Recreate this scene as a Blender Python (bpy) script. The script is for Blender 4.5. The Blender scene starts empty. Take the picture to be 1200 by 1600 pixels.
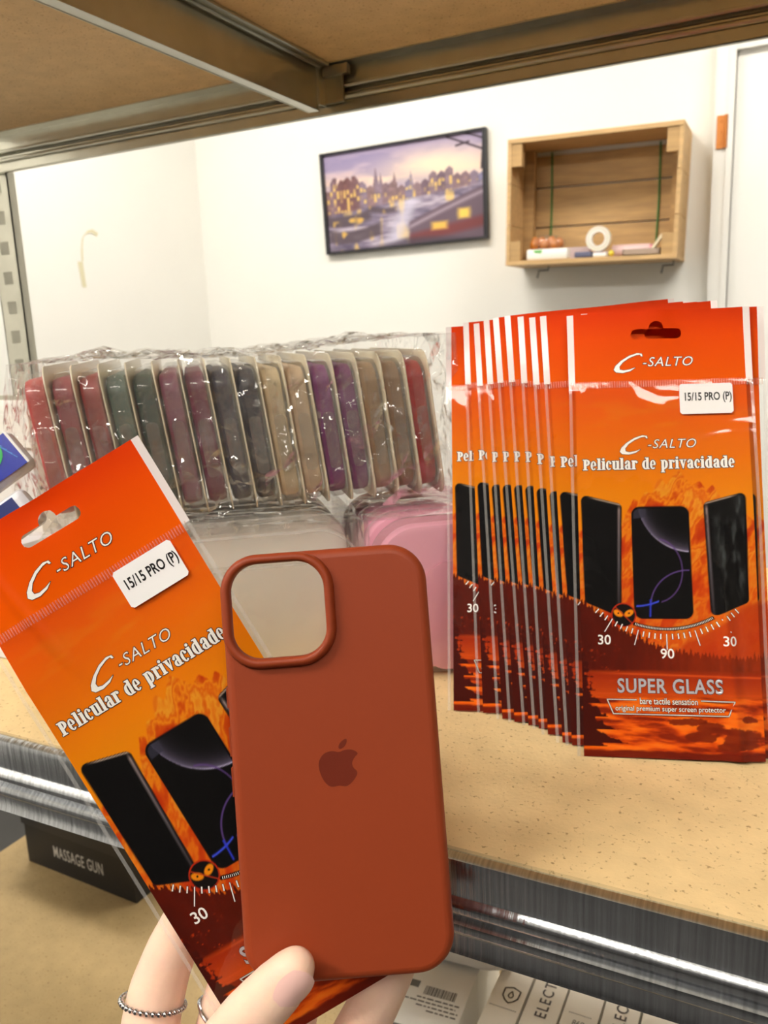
import bpy, bmesh, math, random
import numpy as np
from mathutils import Vector, Matrix, noise
from mathutils.geometry import tessellate_polygon

random.seed(7)
SC = bpy.context.scene
COL = SC.collection
R = math.radians

# ------------------------------------------------------------------ camera, world, exposure
CZ = 1.205                                   # lens height; the shelf board below it is at z = 1.0
FPX = 1290.0                                 # focal length for a 1200 x 1600 frame
TH, RO, YW = R(12.2), R(-2.36), R(26.85)
_fw = Vector((-math.sin(YW) * math.cos(TH), math.cos(YW) * math.cos(TH), -math.sin(TH)))
_r = Vector((math.cos(YW), math.sin(YW), 0))
_u = _r.cross(_fw)
AX_R = _r * math.cos(RO) + _u * math.sin(RO)
AX_U = -_r * math.sin(RO) + _u * math.cos(RO)
AX_F = _fw
cd = bpy.data.cameras.new('camera')
cam = bpy.data.objects.new('camera', cd)
COL.objects.link(cam)
cam.matrix_world = Matrix(((AX_R.x, AX_U.x, -AX_F.x, 0), (AX_R.y, AX_U.y, -AX_F.y, 0),
                           (AX_R.z, AX_U.z, -AX_F.z, CZ), (0, 0, 0, 1)))
cd.sensor_fit = 'VERTICAL'
cd.sensor_height = 36.0
cd.lens = FPX / 1600 * 36
cd.clip_start = 0.02
cd.dof.use_dof = True
cd.dof.focus_distance = 0.325
cd.dof.aperture_fstop = 22
SC.camera = cam

w = bpy.data.worlds.new('world')
SC.world = w
w.use_nodes = True
w.node_tree.nodes['Background'].inputs[0].default_value = (1, 0.97, 0.92, 1)
w.node_tree.nodes['Background'].inputs[1].default_value = 0.25
SC.view_settings.view_transform = 'Standard'
SC.view_settings.look = 'None'
SC.view_settings.gamma = 1.0
SC.view_settings.use_curve_mapping = False
SC.view_settings.exposure = 0.30
SC.cycles.max_bounces = 10
SC.cycles.transparent_max_bounces = 48
SC.cycles.use_denoising = True
SC.cycles.caustics_reflective = False
SC.cycles.caustics_refractive = False
LAMP_AISLE = 26.0
LAMP_ROOM = 22.0


def at(px, py, d):
    """A point at optical depth d."""
    p = AX_F * d + AX_R * ((px - 600) / FPX * d) - AX_U * ((py - 800) / FPX * d)
    return Vector((p.x, p.y, p.z + CZ))


# ------------------------------------------------------------------ materials
def lin(c):
    return tuple((x / 12.92 if x <= 0.04045 else ((x + 0.055) / 1.055) ** 2.4) for x in (v / 255.0 for v in c))


MATS = {}


def mat(name, rgb, rough=0.5, metal=0.0, spec=0.5, coat=0.0, emit=None, noise_amt=0.0, noise_scale=40.0,
        bump=0.0, bump_scale=200.0, sss=0.0, stretch=None, alpha=1.0):
    if name in MATS:
        return MATS[name]
    m = bpy.data.materials.new(name)
    m.use_nodes = True
    nt = m.node_tree
    b = nt.nodes['Principled BSDF']
    col = lin(rgb) + (1,)
    b.inputs['Base Color'].default_value = col
    b.inputs['Roughness'].default_value = rough
    b.inputs['Metallic'].default_value = metal
    b.inputs['Specular IOR Level'].default_value = spec
    b.inputs['Coat Weight'].default_value = coat
    b.inputs['Coat Roughness'].default_value = 0.08
    b.inputs['Alpha'].default_value = alpha
    if sss:
        b.inputs['Subsurface Weight'].default_value = sss
        b.inputs['Subsurface Radius'].default_value = (0.006, 0.002, 0.001)
        b.inputs['Subsurface Scale'].default_value = 1.0
    if emit:
        b.inputs['Emission Color'].default_value = lin(emit[0]) + (1,)
        b.inputs['Emission Strength'].default_value = emit[1]
    tc = nt.nodes.new('ShaderNodeTexCoord')
    src = tc.outputs['Object']
    if stretch:
        mp = nt.nodes.new('ShaderNodeMapping')
        mp.inputs['Scale'].default_value = stretch
        nt.links.new(src, mp.inputs['Vector'])
        src = mp.outputs['Vector']
    if noise_amt:
        n = nt.nodes.new('ShaderNodeTexNoise')
        n.inputs['Scale'].default_value = noise_scale
        n.inputs['Detail'].default_value = 6
        nt.links.new(src, n.inputs['Vector'])
        mr = nt.nodes.new('ShaderNodeMapRange')
        mr.inputs['From Min'].default_value = 0.25
        mr.inputs['From Max'].default_value = 0.75
        mr.inputs['To Min'].default_value = 1 - noise_amt
        mr.inputs['To Max'].default_value = 1 + noise_amt
        nt.links.new(n.outputs['Fac'], mr.inputs['Value'])
        mx = nt.nodes.new('ShaderNodeMix')
        mx.data_type = 'RGBA'
        mx.blend_type = 'MULTIPLY'
        mx.inputs['Factor'].default_value = 1
        mx.inputs[6].default_value = col
        nt.links.new(mr.outputs[0], mx.inputs[7])
        nt.links.new(mx.outputs[2], b.inputs['Base Color'])
    if bump:
        n2 = nt.nodes.new('ShaderNodeTexNoise')
        n2.inputs['Scale'].default_value = bump_scale
        n2.inputs['Detail'].default_value = 4
        nt.links.new(src, n2.inputs['Vector'])
        bp = nt.nodes.new('ShaderNodeBump')
        bp.inputs['Strength'].default_value = bump
        bp.inputs['Distance'].default_value = 0.002
        nt.links.new(n2.outputs['Fac'], bp.inputs['Height'])
        nt.links.new(bp.outputs['Normal'], b.inputs['Normal'])
    MATS[name] = m
    return m


def mat_film(name, tint=(255, 255, 255), haze=0.05, rough=0.06, bump=0.3, scale=40.0, dist=0.002, crumple=0.0, ior=1.45):
    """Clear plastic film: see-through, with a Fresnel gloss on a wrinkled normal and a little white haze."""
    if name in MATS:
        return MATS[name]
    m = bpy.data.materials.new(name)
    m.use_nodes = True
    nt = m.node_tree
    nt.nodes.clear()
    out = nt.nodes.new('ShaderNodeOutputMaterial')
    tr = nt.nodes.new('ShaderNodeBsdfTransparent')
    tr.inputs[0].default_value = lin(tint) + (1,)
    gl = nt.nodes.new('ShaderNodeBsdfGlossy')
    gl.inputs['Roughness'].default_value = rough
    df = nt.nodes.new('ShaderNodeBsdfDiffuse')
    df.inputs[0].default_value = (0.9, 0.88, 0.85, 1)
    fr = nt.nodes.new('ShaderNodeFresnel')
    ge = nt.nodes.new('ShaderNodeNewGeometry')           # a thin sheet shines alike from both sides
    io = nt.nodes.new('ShaderNodeMapRange')
    io.inputs['To Min'].default_value = ior
    io.inputs['To Max'].default_value = 1 / ior
    nt.links.new(ge.outputs['Backfacing'], io.inputs['Value'])
    nt.links.new(io.outputs[0], fr.inputs['IOR'])
    tc = nt.nodes.new('ShaderNodeTexCoord')
    n = nt.nodes.new('ShaderNodeTexNoise')
    n.inputs['Scale'].default_value = scale
    n.inputs['Detail'].default_value = 3
    n.inputs['Distortion'].default_value = 0.6
    nt.links.new(tc.outputs['Object'], n.inputs['Vector'])
    h = n.outputs['Fac']
    if crumple:
        v = nt.nodes.new('ShaderNodeTexVoronoi')
        v.feature = 'DISTANCE_TO_EDGE'
        v.inputs['Scale'].default_value = scale * 1.1
        ns = nt.nodes.new('ShaderNodeTexNoise')
        ns.inputs['Scale'].default_value = scale * 0.8
        nt.links.new(tc.outputs['Object'], ns.inputs['Vector'])
        va = nt.nodes.new('ShaderNodeVectorMath')
        va.operation = 'MULTIPLY_ADD'
        va.inputs[1].default_value = (0.06, 0.06, 0.06)
        nt.links.new(ns.outputs['Color'], va.inputs[0])
        nt.links.new(tc.outputs['Object'], va.inputs[2])
        nt.links.new(va.outputs[0], v.inputs['Vector'])
        ad = nt.nodes.new('ShaderNodeMath')
        ad.operation = 'MULTIPLY_ADD'
        ad.inputs[1].default_value = crumple
        nt.links.new(v.outputs['Distance'], ad.inputs[0])
        nt.links.new(h, ad.inputs[2])
        h = ad.outputs[0]
    bp = nt.nodes.new('ShaderNodeBump')
    bp.inputs['Strength'].default_value = bump
    bp.inputs['Distance'].default_value = dist
    nt.links.new(h, bp.inputs['Height'])
    nt.links.new(bp.outputs['Normal'], gl.inputs['Normal'])
    nt.links.new(bp.outputs['Normal'], fr.inputs['Normal'])
    m1 = nt.nodes.new('ShaderNodeMixShader')
    m1.inputs[0].default_value = haze
    nt.links.new(tr.outputs[0], m1.inputs[1])
    nt.links.new(df.outputs[0], m1.inputs[2])
    m2 = nt.nodes.new('ShaderNodeMixShader')
    nt.links.new(fr.outputs[0], m2.inputs[0])
    nt.links.new(m1.outputs[0], m2.inputs[1])
    nt.links.new(gl.outputs[0], m2.inputs[2])
    nt.links.new(m2.outputs[0], out.inputs[0])
    MATS[name] = m
    return m


def mat_attr(name, rough=0.3, coat=0.0, bump=0.0, bump_scale=30.0, dist=0.001):
    """Printed surface: the ink is a colour attribute of the mesh."""
    m = mat(name, (255, 255, 255), rough=rough, coat=coat, bump=bump, bump_scale=bump_scale)
    nt = m.node_tree
    a = nt.nodes.new('ShaderNodeAttribute')
    a.attribute_name = 'ink'
    nt.links.new(a.outputs['Color'], nt.nodes['Principled BSDF'].inputs['Base Color'])
    for nd in nt.nodes:
        if nd.type == 'BUMP':
            nd.inputs['Distance'].default_value = dist
    return m


def mat_board(name, rgb):
    """Raw particle board: fine chips and dark specks."""
    m = mat(name, rgb, rough=0.62, spec=0.3, noise_amt=0.09, noise_scale=55, bump=0.12, bump_scale=500)
    nt = m.node_tree
    b = nt.nodes['Principled BSDF']
    src = b.inputs['Base Color'].links[0].from_socket
    tc = nt.nodes.new('ShaderNodeTexCoord')
    n = nt.nodes.new('ShaderNodeTexNoise')
    n.inputs['Scale'].default_value = 420
    n.inputs['Detail'].default_value = 2
    nt.links.new(tc.outputs['Object'], n.inputs['Vector'])
    cr = nt.nodes.new('ShaderNodeValToRGB')
    cr.color_ramp.elements[0].position = 0.27
    cr.color_ramp.elements[0].color = (0.42, 0.3, 0.2, 1)
    cr.color_ramp.elements[1].position = 0.38
    cr.color_ramp.elements[1].color = (1, 1, 1, 1)
    nt.links.new(n.outputs['Fac'], cr.inputs[0])
    mx = nt.nodes.new('ShaderNodeMix')
    mx.data_type = 'RGBA'
    mx.blend_type = 'MULTIPLY'
    mx.inputs['Factor'].default_value = 0.8
    nt.links.new(src, mx.inputs[6])
    nt.links.new(cr.outputs[0], mx.inputs[7])
    nt.links.new(mx.outputs[2], b.inputs['Base Color'])
    return m


M_WALL = mat('wall_paint', (245, 244, 239), rough=0.75, spec=0.2, noise_amt=0.012, noise_scale=4)
M_CEIL = mat('ceiling_paint', (240, 238, 230), rough=0.8)
M_FLOOR = mat('floor_concrete', (52, 51, 50), rough=0.6, noise_amt=0.15, noise_scale=6)
M_DARKW = mat('aisle_paint', (38, 36, 35), rough=0.7, noise_amt=0.05, noise_scale=5)
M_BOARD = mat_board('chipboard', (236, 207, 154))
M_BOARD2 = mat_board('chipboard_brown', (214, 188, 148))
M_BOARD3 = mat_board('chipboard_shaded', (160, 137, 96))  # darker copy of the board: shade under the shelf above put into the colour
M_GALV = mat('galvanised_steel', (216, 219, 224), rough=0.22, metal=1.0, noise_amt=0.32, noise_scale=700, bump=0.12,
             bump_scale=320, stretch=(1.0, 0.02, 0.02))
M_GALV2 = mat('galvanised_steel_dull', (206, 204, 190), rough=0.28, metal=1.0, noise_amt=0.08, noise_scale=30)
M_WHITE = mat('white_gloss', (245, 244, 240), rough=0.35)
M_DOOR = mat('door_paint', (252, 251, 247), rough=0.4)
M_BLACK = mat('black_ink', (14, 12, 12), rough=0.4)
M_INKW = mat('white_ink', (255, 252, 246), rough=0.35)
M_INKD = mat('dark_ink', (58, 14, 6), rough=0.4)
M_INKS = mat('silver_ink', (206, 203, 210), rough=0.3, metal=0.35)
M_INKG = mat('grey_ink', (110, 108, 106), rough=0.5)
M_PRINT = mat_attr('printed_plastic', rough=0.5, coat=0.0, bump=0.25, bump_scale=14, dist=0.004)
M_PRINT.node_tree.nodes['Principled BSDF'].inputs['Specular IOR Level'].default_value = 0.06
M_PAINTING = mat_attr('painted_canvas', rough=0.6)
M_FILM = mat_film('clear_sleeve', haze=0.004, rough=0.04, bump=0.5, scale=15, dist=0.004)
M_SEAM = mat_film('welded_seam', haze=0.20, rough=0.12, bump=0.2, scale=60)
M_MARGIN = mat('white_border', (238, 226, 224), rough=0.35, coat=0.3)
M_ZIP = mat_film('zip_plastic', tint=(255, 240, 230), haze=0.16, rough=0.15, bump=0.2, scale=80)
M_STICK = mat('sticker_paper', (252, 250, 250), rough=0.5)
M_CRINKLE = mat_film('crinkled_film', haze=0.05, rough=0.06, bump=1.0, scale=30, dist=0.012, crumple=2.4, ior=1.48)
M_WRAP = mat_film('smooth_wrap', haze=0.02, rough=0.06, bump=0.7, scale=22, dist=0.005, crumple=0.5, ior=1.5)
M_BLISTER = mat_film('blister_plastic', tint=(248, 248, 246), haze=0.07, rough=0.06, bump=0.15, scale=30, ior=1.5)
M_BLISTG = mat_film('smoky_blister', tint=(252, 251, 248), haze=0.06, rough=0.08, bump=0.4, scale=26, dist=0.004, ior=1.5)
M_CREAM = mat('cream_plastic', (236, 226, 198), rough=0.3, coat=0.3)
M_CASE = mat('terracotta_silicone', (150, 61, 28), rough=0.5, spec=0.35, noise_amt=0.015, noise_scale=30)
M_CASEIN = mat('terracotta_lining', (140, 54, 28), rough=0.8)
M_EMBLEM = mat('dark_terracotta', (112, 38, 18), rough=0.4)
M_SKIN = mat('skin', (252, 212, 188), rough=0.42, spec=0.45, sss=0.2, noise_amt=0.05, noise_scale=90, bump=0.12, bump_scale=420)
M_NAIL = mat('nail', (255, 208, 198), rough=0.2, coat=0.6)
M_SILVER = mat('silver', (205, 203, 206), rough=0.2, metal=1.0)
M_WOOD = mat('pine', (206, 170, 120), rough=0.6, noise_amt=0.16, noise_scale=7, stretch=(1.2, 9, 9), bump=0.1, bump_scale=20)
M_WOODD = mat('pine_weathered', (190, 154, 104), rough=0.65, noise_amt=0.2, noise_scale=7, stretch=(1.2, 9, 9))
M_GREEN = mat('green_string', (60, 122, 58), rough=0.6)
M_DGREY = mat('dark_grey_metal', (96, 98, 98), rough=0.4, metal=0.6)
M_FRAME = mat('black_frame', (30, 30, 38), rough=0.4)
M_BRASS = mat('copper', (206, 132, 70), rough=0.35, metal=0.7)


# ------------------------------------------------------------------ mesh helper
class MB:
    def __init__(self):
        self.v, self.f, self.m = [], [], []

    def add(self, verts, faces, mi=0, M=None):
        o = len(self.v)
        if M is not None:
            verts = [M @ Vector(p) for p in verts]
        self.v += [tuple(p) for p in verts]
        self.f += [tuple(i + o for i in f) for f in faces]
        self.m += [mi] * len(faces)
        return self

    def box(self, x0, x1, y0, y1, z0, z1, mi=0, M=None):
        vs = [(x, y, z) for x in (x0, x1) for y in (y0, y1) for z in (z0, z1)]
        return self.add(vs, [(0, 1, 3, 2), (4, 6, 7, 5), (0, 4, 5, 1), (2, 3, 7, 6), (0, 2, 6, 4), (1, 5, 7, 3)], mi, M)

    def loft(self, loops, mi=0, closed=True, cap0=False, cap1=False, M=None):
        n = len(loops[0])
        vs = [p for l in loops for p in l]
        fs = []
        for i in range(len(loops) - 1):
            for j in range(n if closed else n - 1):
                k = (j + 1) % n
                fs.append((i * n + j, i * n + k, (i + 1) * n + k, (i + 1) * n + j))
        if cap0:
            fs.append(tuple(reversed(range(n))))
        if cap1:
            fs.append(tuple((len(loops) - 1) * n + j for j in range(n)))
        return self.add(vs, fs, mi, M)

    def tube(self, pts, r, seg=8, mi=0, closed=False):
        pts = [Vector(p) for p in pts]
        loops = []
        n = len(pts)
        for i, p in enumerate(pts):
            a = pts[(i - 1) % n] if (closed or i > 0) else pts[0]
            b = pts[(i + 1) % n] if (closed or i < n - 1) else pts[-1]
            t = (b - a).normalized()
            s = t.orthogonal().normalized() if i == 0 else (s - t * s.dot(t)).normalized()
            q = t.cross(s)
            rr = r[i] if isinstance(r, (list, tuple)) else r
            loops.append([p + s * (math.cos(x) * rr) + q * (math.sin(x) * rr)
                          for x in (2 * math.pi * k / seg for k in range(seg))])
        if closed:
            loops.append(loops[0])
        return self.loft(loops, mi, cap0=not closed, cap1=not closed)

    def ball(self, c, r, seg=12, rings=8, mi=0, M=None):
        rx, ry, rz = r if isinstance(r, (list, tuple)) else (r, r, r)
        vs = [(c[0], c[1], c[2] + rz)]
        for i in range(1, rings):
            a = math.pi * i / rings
            for j in range(seg):
                t = 2 * math.pi * j / seg
                vs.append((c[0] + rx * math.sin(a) * math.cos(t), c[1] + ry * math.sin(a) * math.sin(t), c[2] + rz * math.cos(a)))
        vs.append((c[0], c[1], c[2] - rz))
        fs = [(0, 1 + j, 1 + (j + 1) % seg) for j in range(seg)]
        for i in range(rings - 2):
            for j in range(seg):
                a, b = 1 + i * seg + j, 1 + i * seg + (j + 1) % seg
                fs.append((a, a + seg, b + seg, b))
        e = 1 + (rings - 2) * seg
        fs += [(e + j, len(vs) - 1, e + (j + 1) % seg) for j in range(seg)]
        return self.add(vs, fs, mi, M)

    def build(self, name, mats, parent=None, smooth=False, M=None, sharp=35):
        me = bpy.data.meshes.new(name)
        me.from_pydata(self.v, [], self.f)
        if not isinstance(mats, (list, tuple)):
            mats = [mats]
        for m in mats:
            me.materials.append(m)
        if len(mats) > 1:
            me.polygons.foreach_set('material_index', self.m)
        bm = bmesh.new()
        bm.from_mesh(me)
        bmesh.ops.recalc_face_normals(bm, faces=bm.faces)
        bm.to_mesh(me)
        bm.free()
        if smooth:
            me.polygons.foreach_set('use_smooth', [True] * len(me.polygons))
            me.set_sharp_from_angle(angle=R(sharp))
        me.update()
        o = bpy.data.objects.new(name, me)
        COL.objects.link(o)
        if parent is not None:
            o.parent = parent
        if M is not None:
            o.matrix_world = M
        return o


def tag(o, label, cat, group=None):
    o['label'] = label
    o['category'] = cat
    if group:
        o['group'] = group
    return o


def thing(name, label, cat, M=None, loc=None, group=None):
    o = bpy.data.objects.new(name, None)
    o.empty_display_size = 0.02
    COL.objects.link(o)
    if M is not None:
        o.matrix_world = M
    elif loc is not None:
        o.matrix_world = Matrix.Translation(loc)
    return tag(o, label, cat, group)


def struct(o):
    o['kind'] = 'structure'
    return o


def copy_tree(o, parent=None):
    c = o.copy()
    COL.objects.link(c)
    if parent is not None:
        c.parent = parent
    for ch in list(o.children):
        copy_tree(ch, c)
    return c


def frame(o, x, y, z):
    return Matrix(((x[0], y[0], z[0], o[0]), (x[1], y[1], z[1], o[1]), (x[2], y[2], z[2], o[2]), (0, 0, 0, 1)))


def rrect(hx, hy, r, n=8, cx=0.0, cy=0.0):
    """Rounded rectangle outline, counter-clockwise."""
    r = max(min(r, hx, hy), 1e-5)
    out = []
    for k, (sx, sy) in enumerate(((1, 1), (-1, 1), (-1, -1), (1, -1))):
        for i in range(n + 1):
            a = math.pi / 2 * (k + i / n)
            out.append((cx + sx * (hx - r) + r * math.cos(a), cy + sy * (hy - r) + r * math.sin(a)))
    return out


def rbox(mb, hx, hy, r, z0, z1, e=0.001, mi=0, M=None, n=8, back=True):
    """Slab with a rounded-rectangle outline and softly rounded rims, z0..z1."""
    prof = [(e, z0), (e * .3, z0 + e * .3), (0, z0 + e), (0, z1 - e), (e * .3, z1 - e * .3), (e, z1)]
    if not back:                              # a formed sheet, open behind
        prof = prof[2:]
    loops = [[(x, y, z) for x, y in rrect(hx - i, hy - i, r - i, n)] for i, z in prof]
    return mb.loft(loops, mi, cap0=back, cap1=True, M=M)


# ------------------------------------------------------------------ lettering
_TXT = {}


def txt(s, off=0.0, shear=0.0, space=1.0):
    k = (s, off, shear, space)
    if k not in _TXT:
        cu = bpy.data.curves.new('lettering', 'FONT')
        cu.body = s
        cu.size = 1
        cu.offset = off
        cu.shear = shear
        cu.space_character = space
        cu.resolution_u = 3
        cu.fill_mode = 'FRONT'
        o = bpy.data.objects.new('lettering', cu)
        COL.objects.link(o)
        dg = bpy.context.evaluated_depsgraph_get()
        dg.update()
        me = bpy.data.meshes.new_from_object(o.evaluated_get(dg))
        vs = [(v.co.x, v.co.y) for v in me.vertices]
        fs = [tuple(p.vertices) for p in me.polygons]
        bpy.data.objects.remove(o)
        bpy.data.curves.remove(cu)
        bpy.data.meshes.remove(me)
        _TXT[k] = (vs, fs)
    return _TXT[k]


def txt_fit(s, u0, u1, v0, v1, off=0.0, shear=0.0, space=1.0):
    """Lettering fitted to a box: u to the right, v from v0 (top) to v1 (bottom); off thickens it for an outline."""
    b, _ = txt(s, 0.0, shear, space)
    xs, ys = [p[0] for p in b], [p[1] for p in b]
    x0, x1, y0, y1 = min(xs), max(xs), min(ys), max(ys)
    vs, fs = txt(s, off, shear, space)
    return [(u0 + (x - x0) / (x1 - x0) * (u1 - u0), v1 + (y - y0) / (y1 - y0) * (v0 - v1)) for x, y in vs], fs


def poly2(pts):
    tris = tessellate_polygon([[Vector((p[0], p[1], 0)) for p in pts]])
    return list(pts), [tuple(t) for t in tris]


def grow(polys, d, seg=8):
    """Convex pieces -> the same pieces thickened by d all round (for an outline)."""
    out = []
    for p in polys:
        out.append(p)
        n = len(p)
        for i in range(n):
            a, b = p[i], p[(i + 1) % n]
            dx, dy = b[0] - a[0], b[1] - a[1]
            l = math.hypot(dx, dy)
            if l > 1e-6:
                nx, ny = -dy / l * d, dx / l * d
                out.append([(a[0] + nx, a[1] + ny), (b[0] + nx, b[1] + ny), (b[0] - nx, b[1] - ny), (a[0] - nx, a[1] - ny)])
            out.append([(a[0] + d * math.cos(2 * math.pi * k / seg), a[1] + d * math.sin(2 * math.pi * k / seg)) for k in range(seg)])
    return out


# fat-face serif alphabet, in mm: x to the right, y up from the baseline
def _rc(x0, y0, x1, y1):
    return [[(x0, y0), (x1, y0), (x1, y1), (x0, y1)]]


def _arc(cx, cy, ox, oy, ix, iy, a0, a1, n=14):
    out = []
    for i in range(n):
        a, b = R(a0 + (a1 - a0) * i / n), R(a0 + (a1 - a0) * (i + 1) / n)
        out.append([(cx + ix * math.cos(a), cy + iy * math.sin(a)), (cx + ox * math.cos(a), cy + oy * math.sin(a)),
                    (cx + ox * math.cos(b), cy + oy * math.sin(b)), (cx + ix * math.cos(b), cy + iy * math.sin(b))])
    return out


def _disc(cx, cy, r, n=12):
    return [[(cx + r * math.cos(2 * math.pi * k / n), cy + r * math.sin(2 * math.pi * k / n)) for k in range(n)]]


GLY = {
    'P': (3.75, _rc(.5, 0, 1.85, 5.5) + _rc(0, 0, 2.4, .5) + _rc(0, 5.0, 1.9, 5.5) + _arc(1.7, 3.85, 1.85, 1.65, .6, 1.1, -90, 90)),
    'e': (3.2, _arc(1.5, 2.25, 1.45, 2.35, .38, 1.85, 0, 318) + _rc(.9, 2.0, 2.6, 2.4)),
    'l': (2.15, _rc(.4, 0, 1.7, 5.9) + _rc(0, 0, 2.05, .48) + _rc(0, 5.4, .6, 5.9)),
    'i': (2.15, _rc(.4, 0, 1.7, 4.5) + _rc(0, 0, 2.05, .48) + _rc(0, 4.0, .6, 4.5) + _disc(1.05, 5.4, .62)),
    'c': (2.95, _arc(1.5, 2.25, 1.45, 2.35, .35, 1.85, 48, 318) + _disc(2.25, 3.35, .55)),
    'u': (3.85, _rc(.35, 1, 1.65, 4.5) + _rc(0, 4.0, .6, 4.5) + _rc(2.25, 0, 3.5, 4.5) + _rc(1.85, 4.0, 2.4, 4.5)
          + _arc(1.65, 1.15, 1.3, 1.25, .1, .7, 180, 330) + _rc(3.4, 0, 3.8, .48)),
    'a': (3.5, _rc(1.75, .2, 2.98, 3.4) + _rc(1.9, 0, 3.4, .5) + _arc(1.65, 3.2, 1.33, 1.4, .2, .9, 0, 165)
          + _disc(.78, 3.3, .55) + _arc(1.65, 1.25, 1.45, 1.35, .35, .8, 50, 310)),
    'r': (3.05, _rc(.4, 0, 1.7, 4.5) + _rc(0, 0, 2.1, .48) + _rc(0, 4.0, .6, 4.5) + _arc(2.0, 3.2, .9, 1.3, .3, .8, 25, 170)
          + _disc(2.45, 3.65, .6)),
    'd': (3.7, _rc(1.95, 0, 3.22, 5.9) + _rc(1.4, 5.4, 2.1, 5.9) + _rc(2.1, 0, 3.6, .48)
          + _arc(1.75, 2.25, 1.7, 2.35, .4, 1.75, 72, 288)),
    'p': (3.7, _rc(.35, -1.8, 1.65, 4.5) + _rc(0, 4.0, .6, 4.5) + _rc(0, -1.8, 2.0, -1.32)
          + _arc(1.75, 2.25, 1.7, 2.35, .4, 1.75, -108, 108)),
    'v': (3.5, [[(.3, 4.5), (1.65, 4.5), (2.15, .9), (1.55, 0)], [(1.5, 0), (2.0, 0), (3.05, 4.5), (2.6, 4.5)]]
          + _rc(0, 4.05, 1.95, 4.5) + _rc(2.2, 4.05, 3.4, 4.5)),
    ' ': (2.1, []),
}


def title_polys(s, u0, u1, base):
    x, out = 0.0, []
    for ch in s:
        wd, ps = GLY[ch]
        out += [[(px + x, py) for px, py in p] for p in ps]
        x += wd
    k = (u1 - u0) / x
    return [[(u0 + px * k, base - py) for px, py in p] for p in out]


# ------------------------------------------------------------------ painted colours (numpy)
def _vn(u, v, seed):
    rg = np.random.RandomState(seed)
    tab = rg.rand(256, 256)
    i, j = np.floor(u).astype(int), np.floor(v).astype(int)
    a, b = u - i, v - j
    a, b = a * a * (3 - 2 * a), b * b * (3 - 2 * b)
    g = lambda p, q: tab[p % 256, q % 256]
    return (g(i, j) * (1 - a) + g(i + 1, j) * a) * (1 - b) + (g(i, j + 1) * (1 - a) + g(i + 1, j + 1) * a) * b


def fbm(u, v, seed=1, oct=4):
    s, amp, tot = 0, 1.0, 0
    for k in range(oct):
        s = s + amp * _vn(u * 2 ** k + 17.3 * k, v * 2 ** k + 5.1 * k, seed + k)
        tot += amp
        amp *= .5
    return s / tot


def ramp(x, stops):
    xs = [s[0] for s in stops]
    return np.stack([np.interp(x, xs, [s[1][k] for s in stops]) for k in range(3)], -1)


def lay(img, colour, a):
    a = np.clip(a, 0, 1)[..., None]
    return img * (1 - a) + np.asarray(colour, float) * a


def sd_poly(U, V, pts, r):
    """Signed distance to a convex polygon whose corners are rounded by r."""
    cx, cy = np.mean([p[0] for p in pts]), np.mean([p[1] for p in pts])
    n = len(pts)
    area = sum(pts[i][0] * pts[(i + 1) % n][1] - pts[(i + 1) % n][0] * pts[i][1] for i in range(n))
    sg = 1 if area > 0 else -1
    # shrink by r: corner points of the inset polygon
    lines = []
    for i in range(n):
        a, b = pts[i], pts[(i + 1) % n]
        dx, dy = b[0] - a[0], b[1] - a[1]
        l = math.hypot(dx, dy)
        nx, ny = dy / l * sg, -dx / l * sg        # outward
        lines.append((nx, ny, nx * a[0] + ny * a[1] - r))
    q = []
    for i in range(n):
        (a, b, c), (d, e, f) = lines[i - 1], lines[i]
        det = a * e - b * d
        q.append(((c * e - b * f) / det, (a * f - c * d) / det))
    inside = np.max([nx * U + ny * V - c for nx, ny, c in lines], 0)
    dist = np.full(U.shape, 1e9)
    for i in range(n):
        a, b = q[i], q[(i + 1) % n]
        dx, dy = b[0] - a[0], b[1] - a[1]
        t = np.clip(((U - a[0]) * dx + (V - a[1]) * dy) / (dx * dx + dy * dy), 0, 1)
        dist = np.minimum(dist, np.hypot(U - a[0] - t * dx, V - a[1] - t * dy))
    return np.where(inside > 0, dist, inside) - r


def cov(sd, wd=0.35):
    return np.clip(0.5 - sd / wd, 0, 1)


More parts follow.
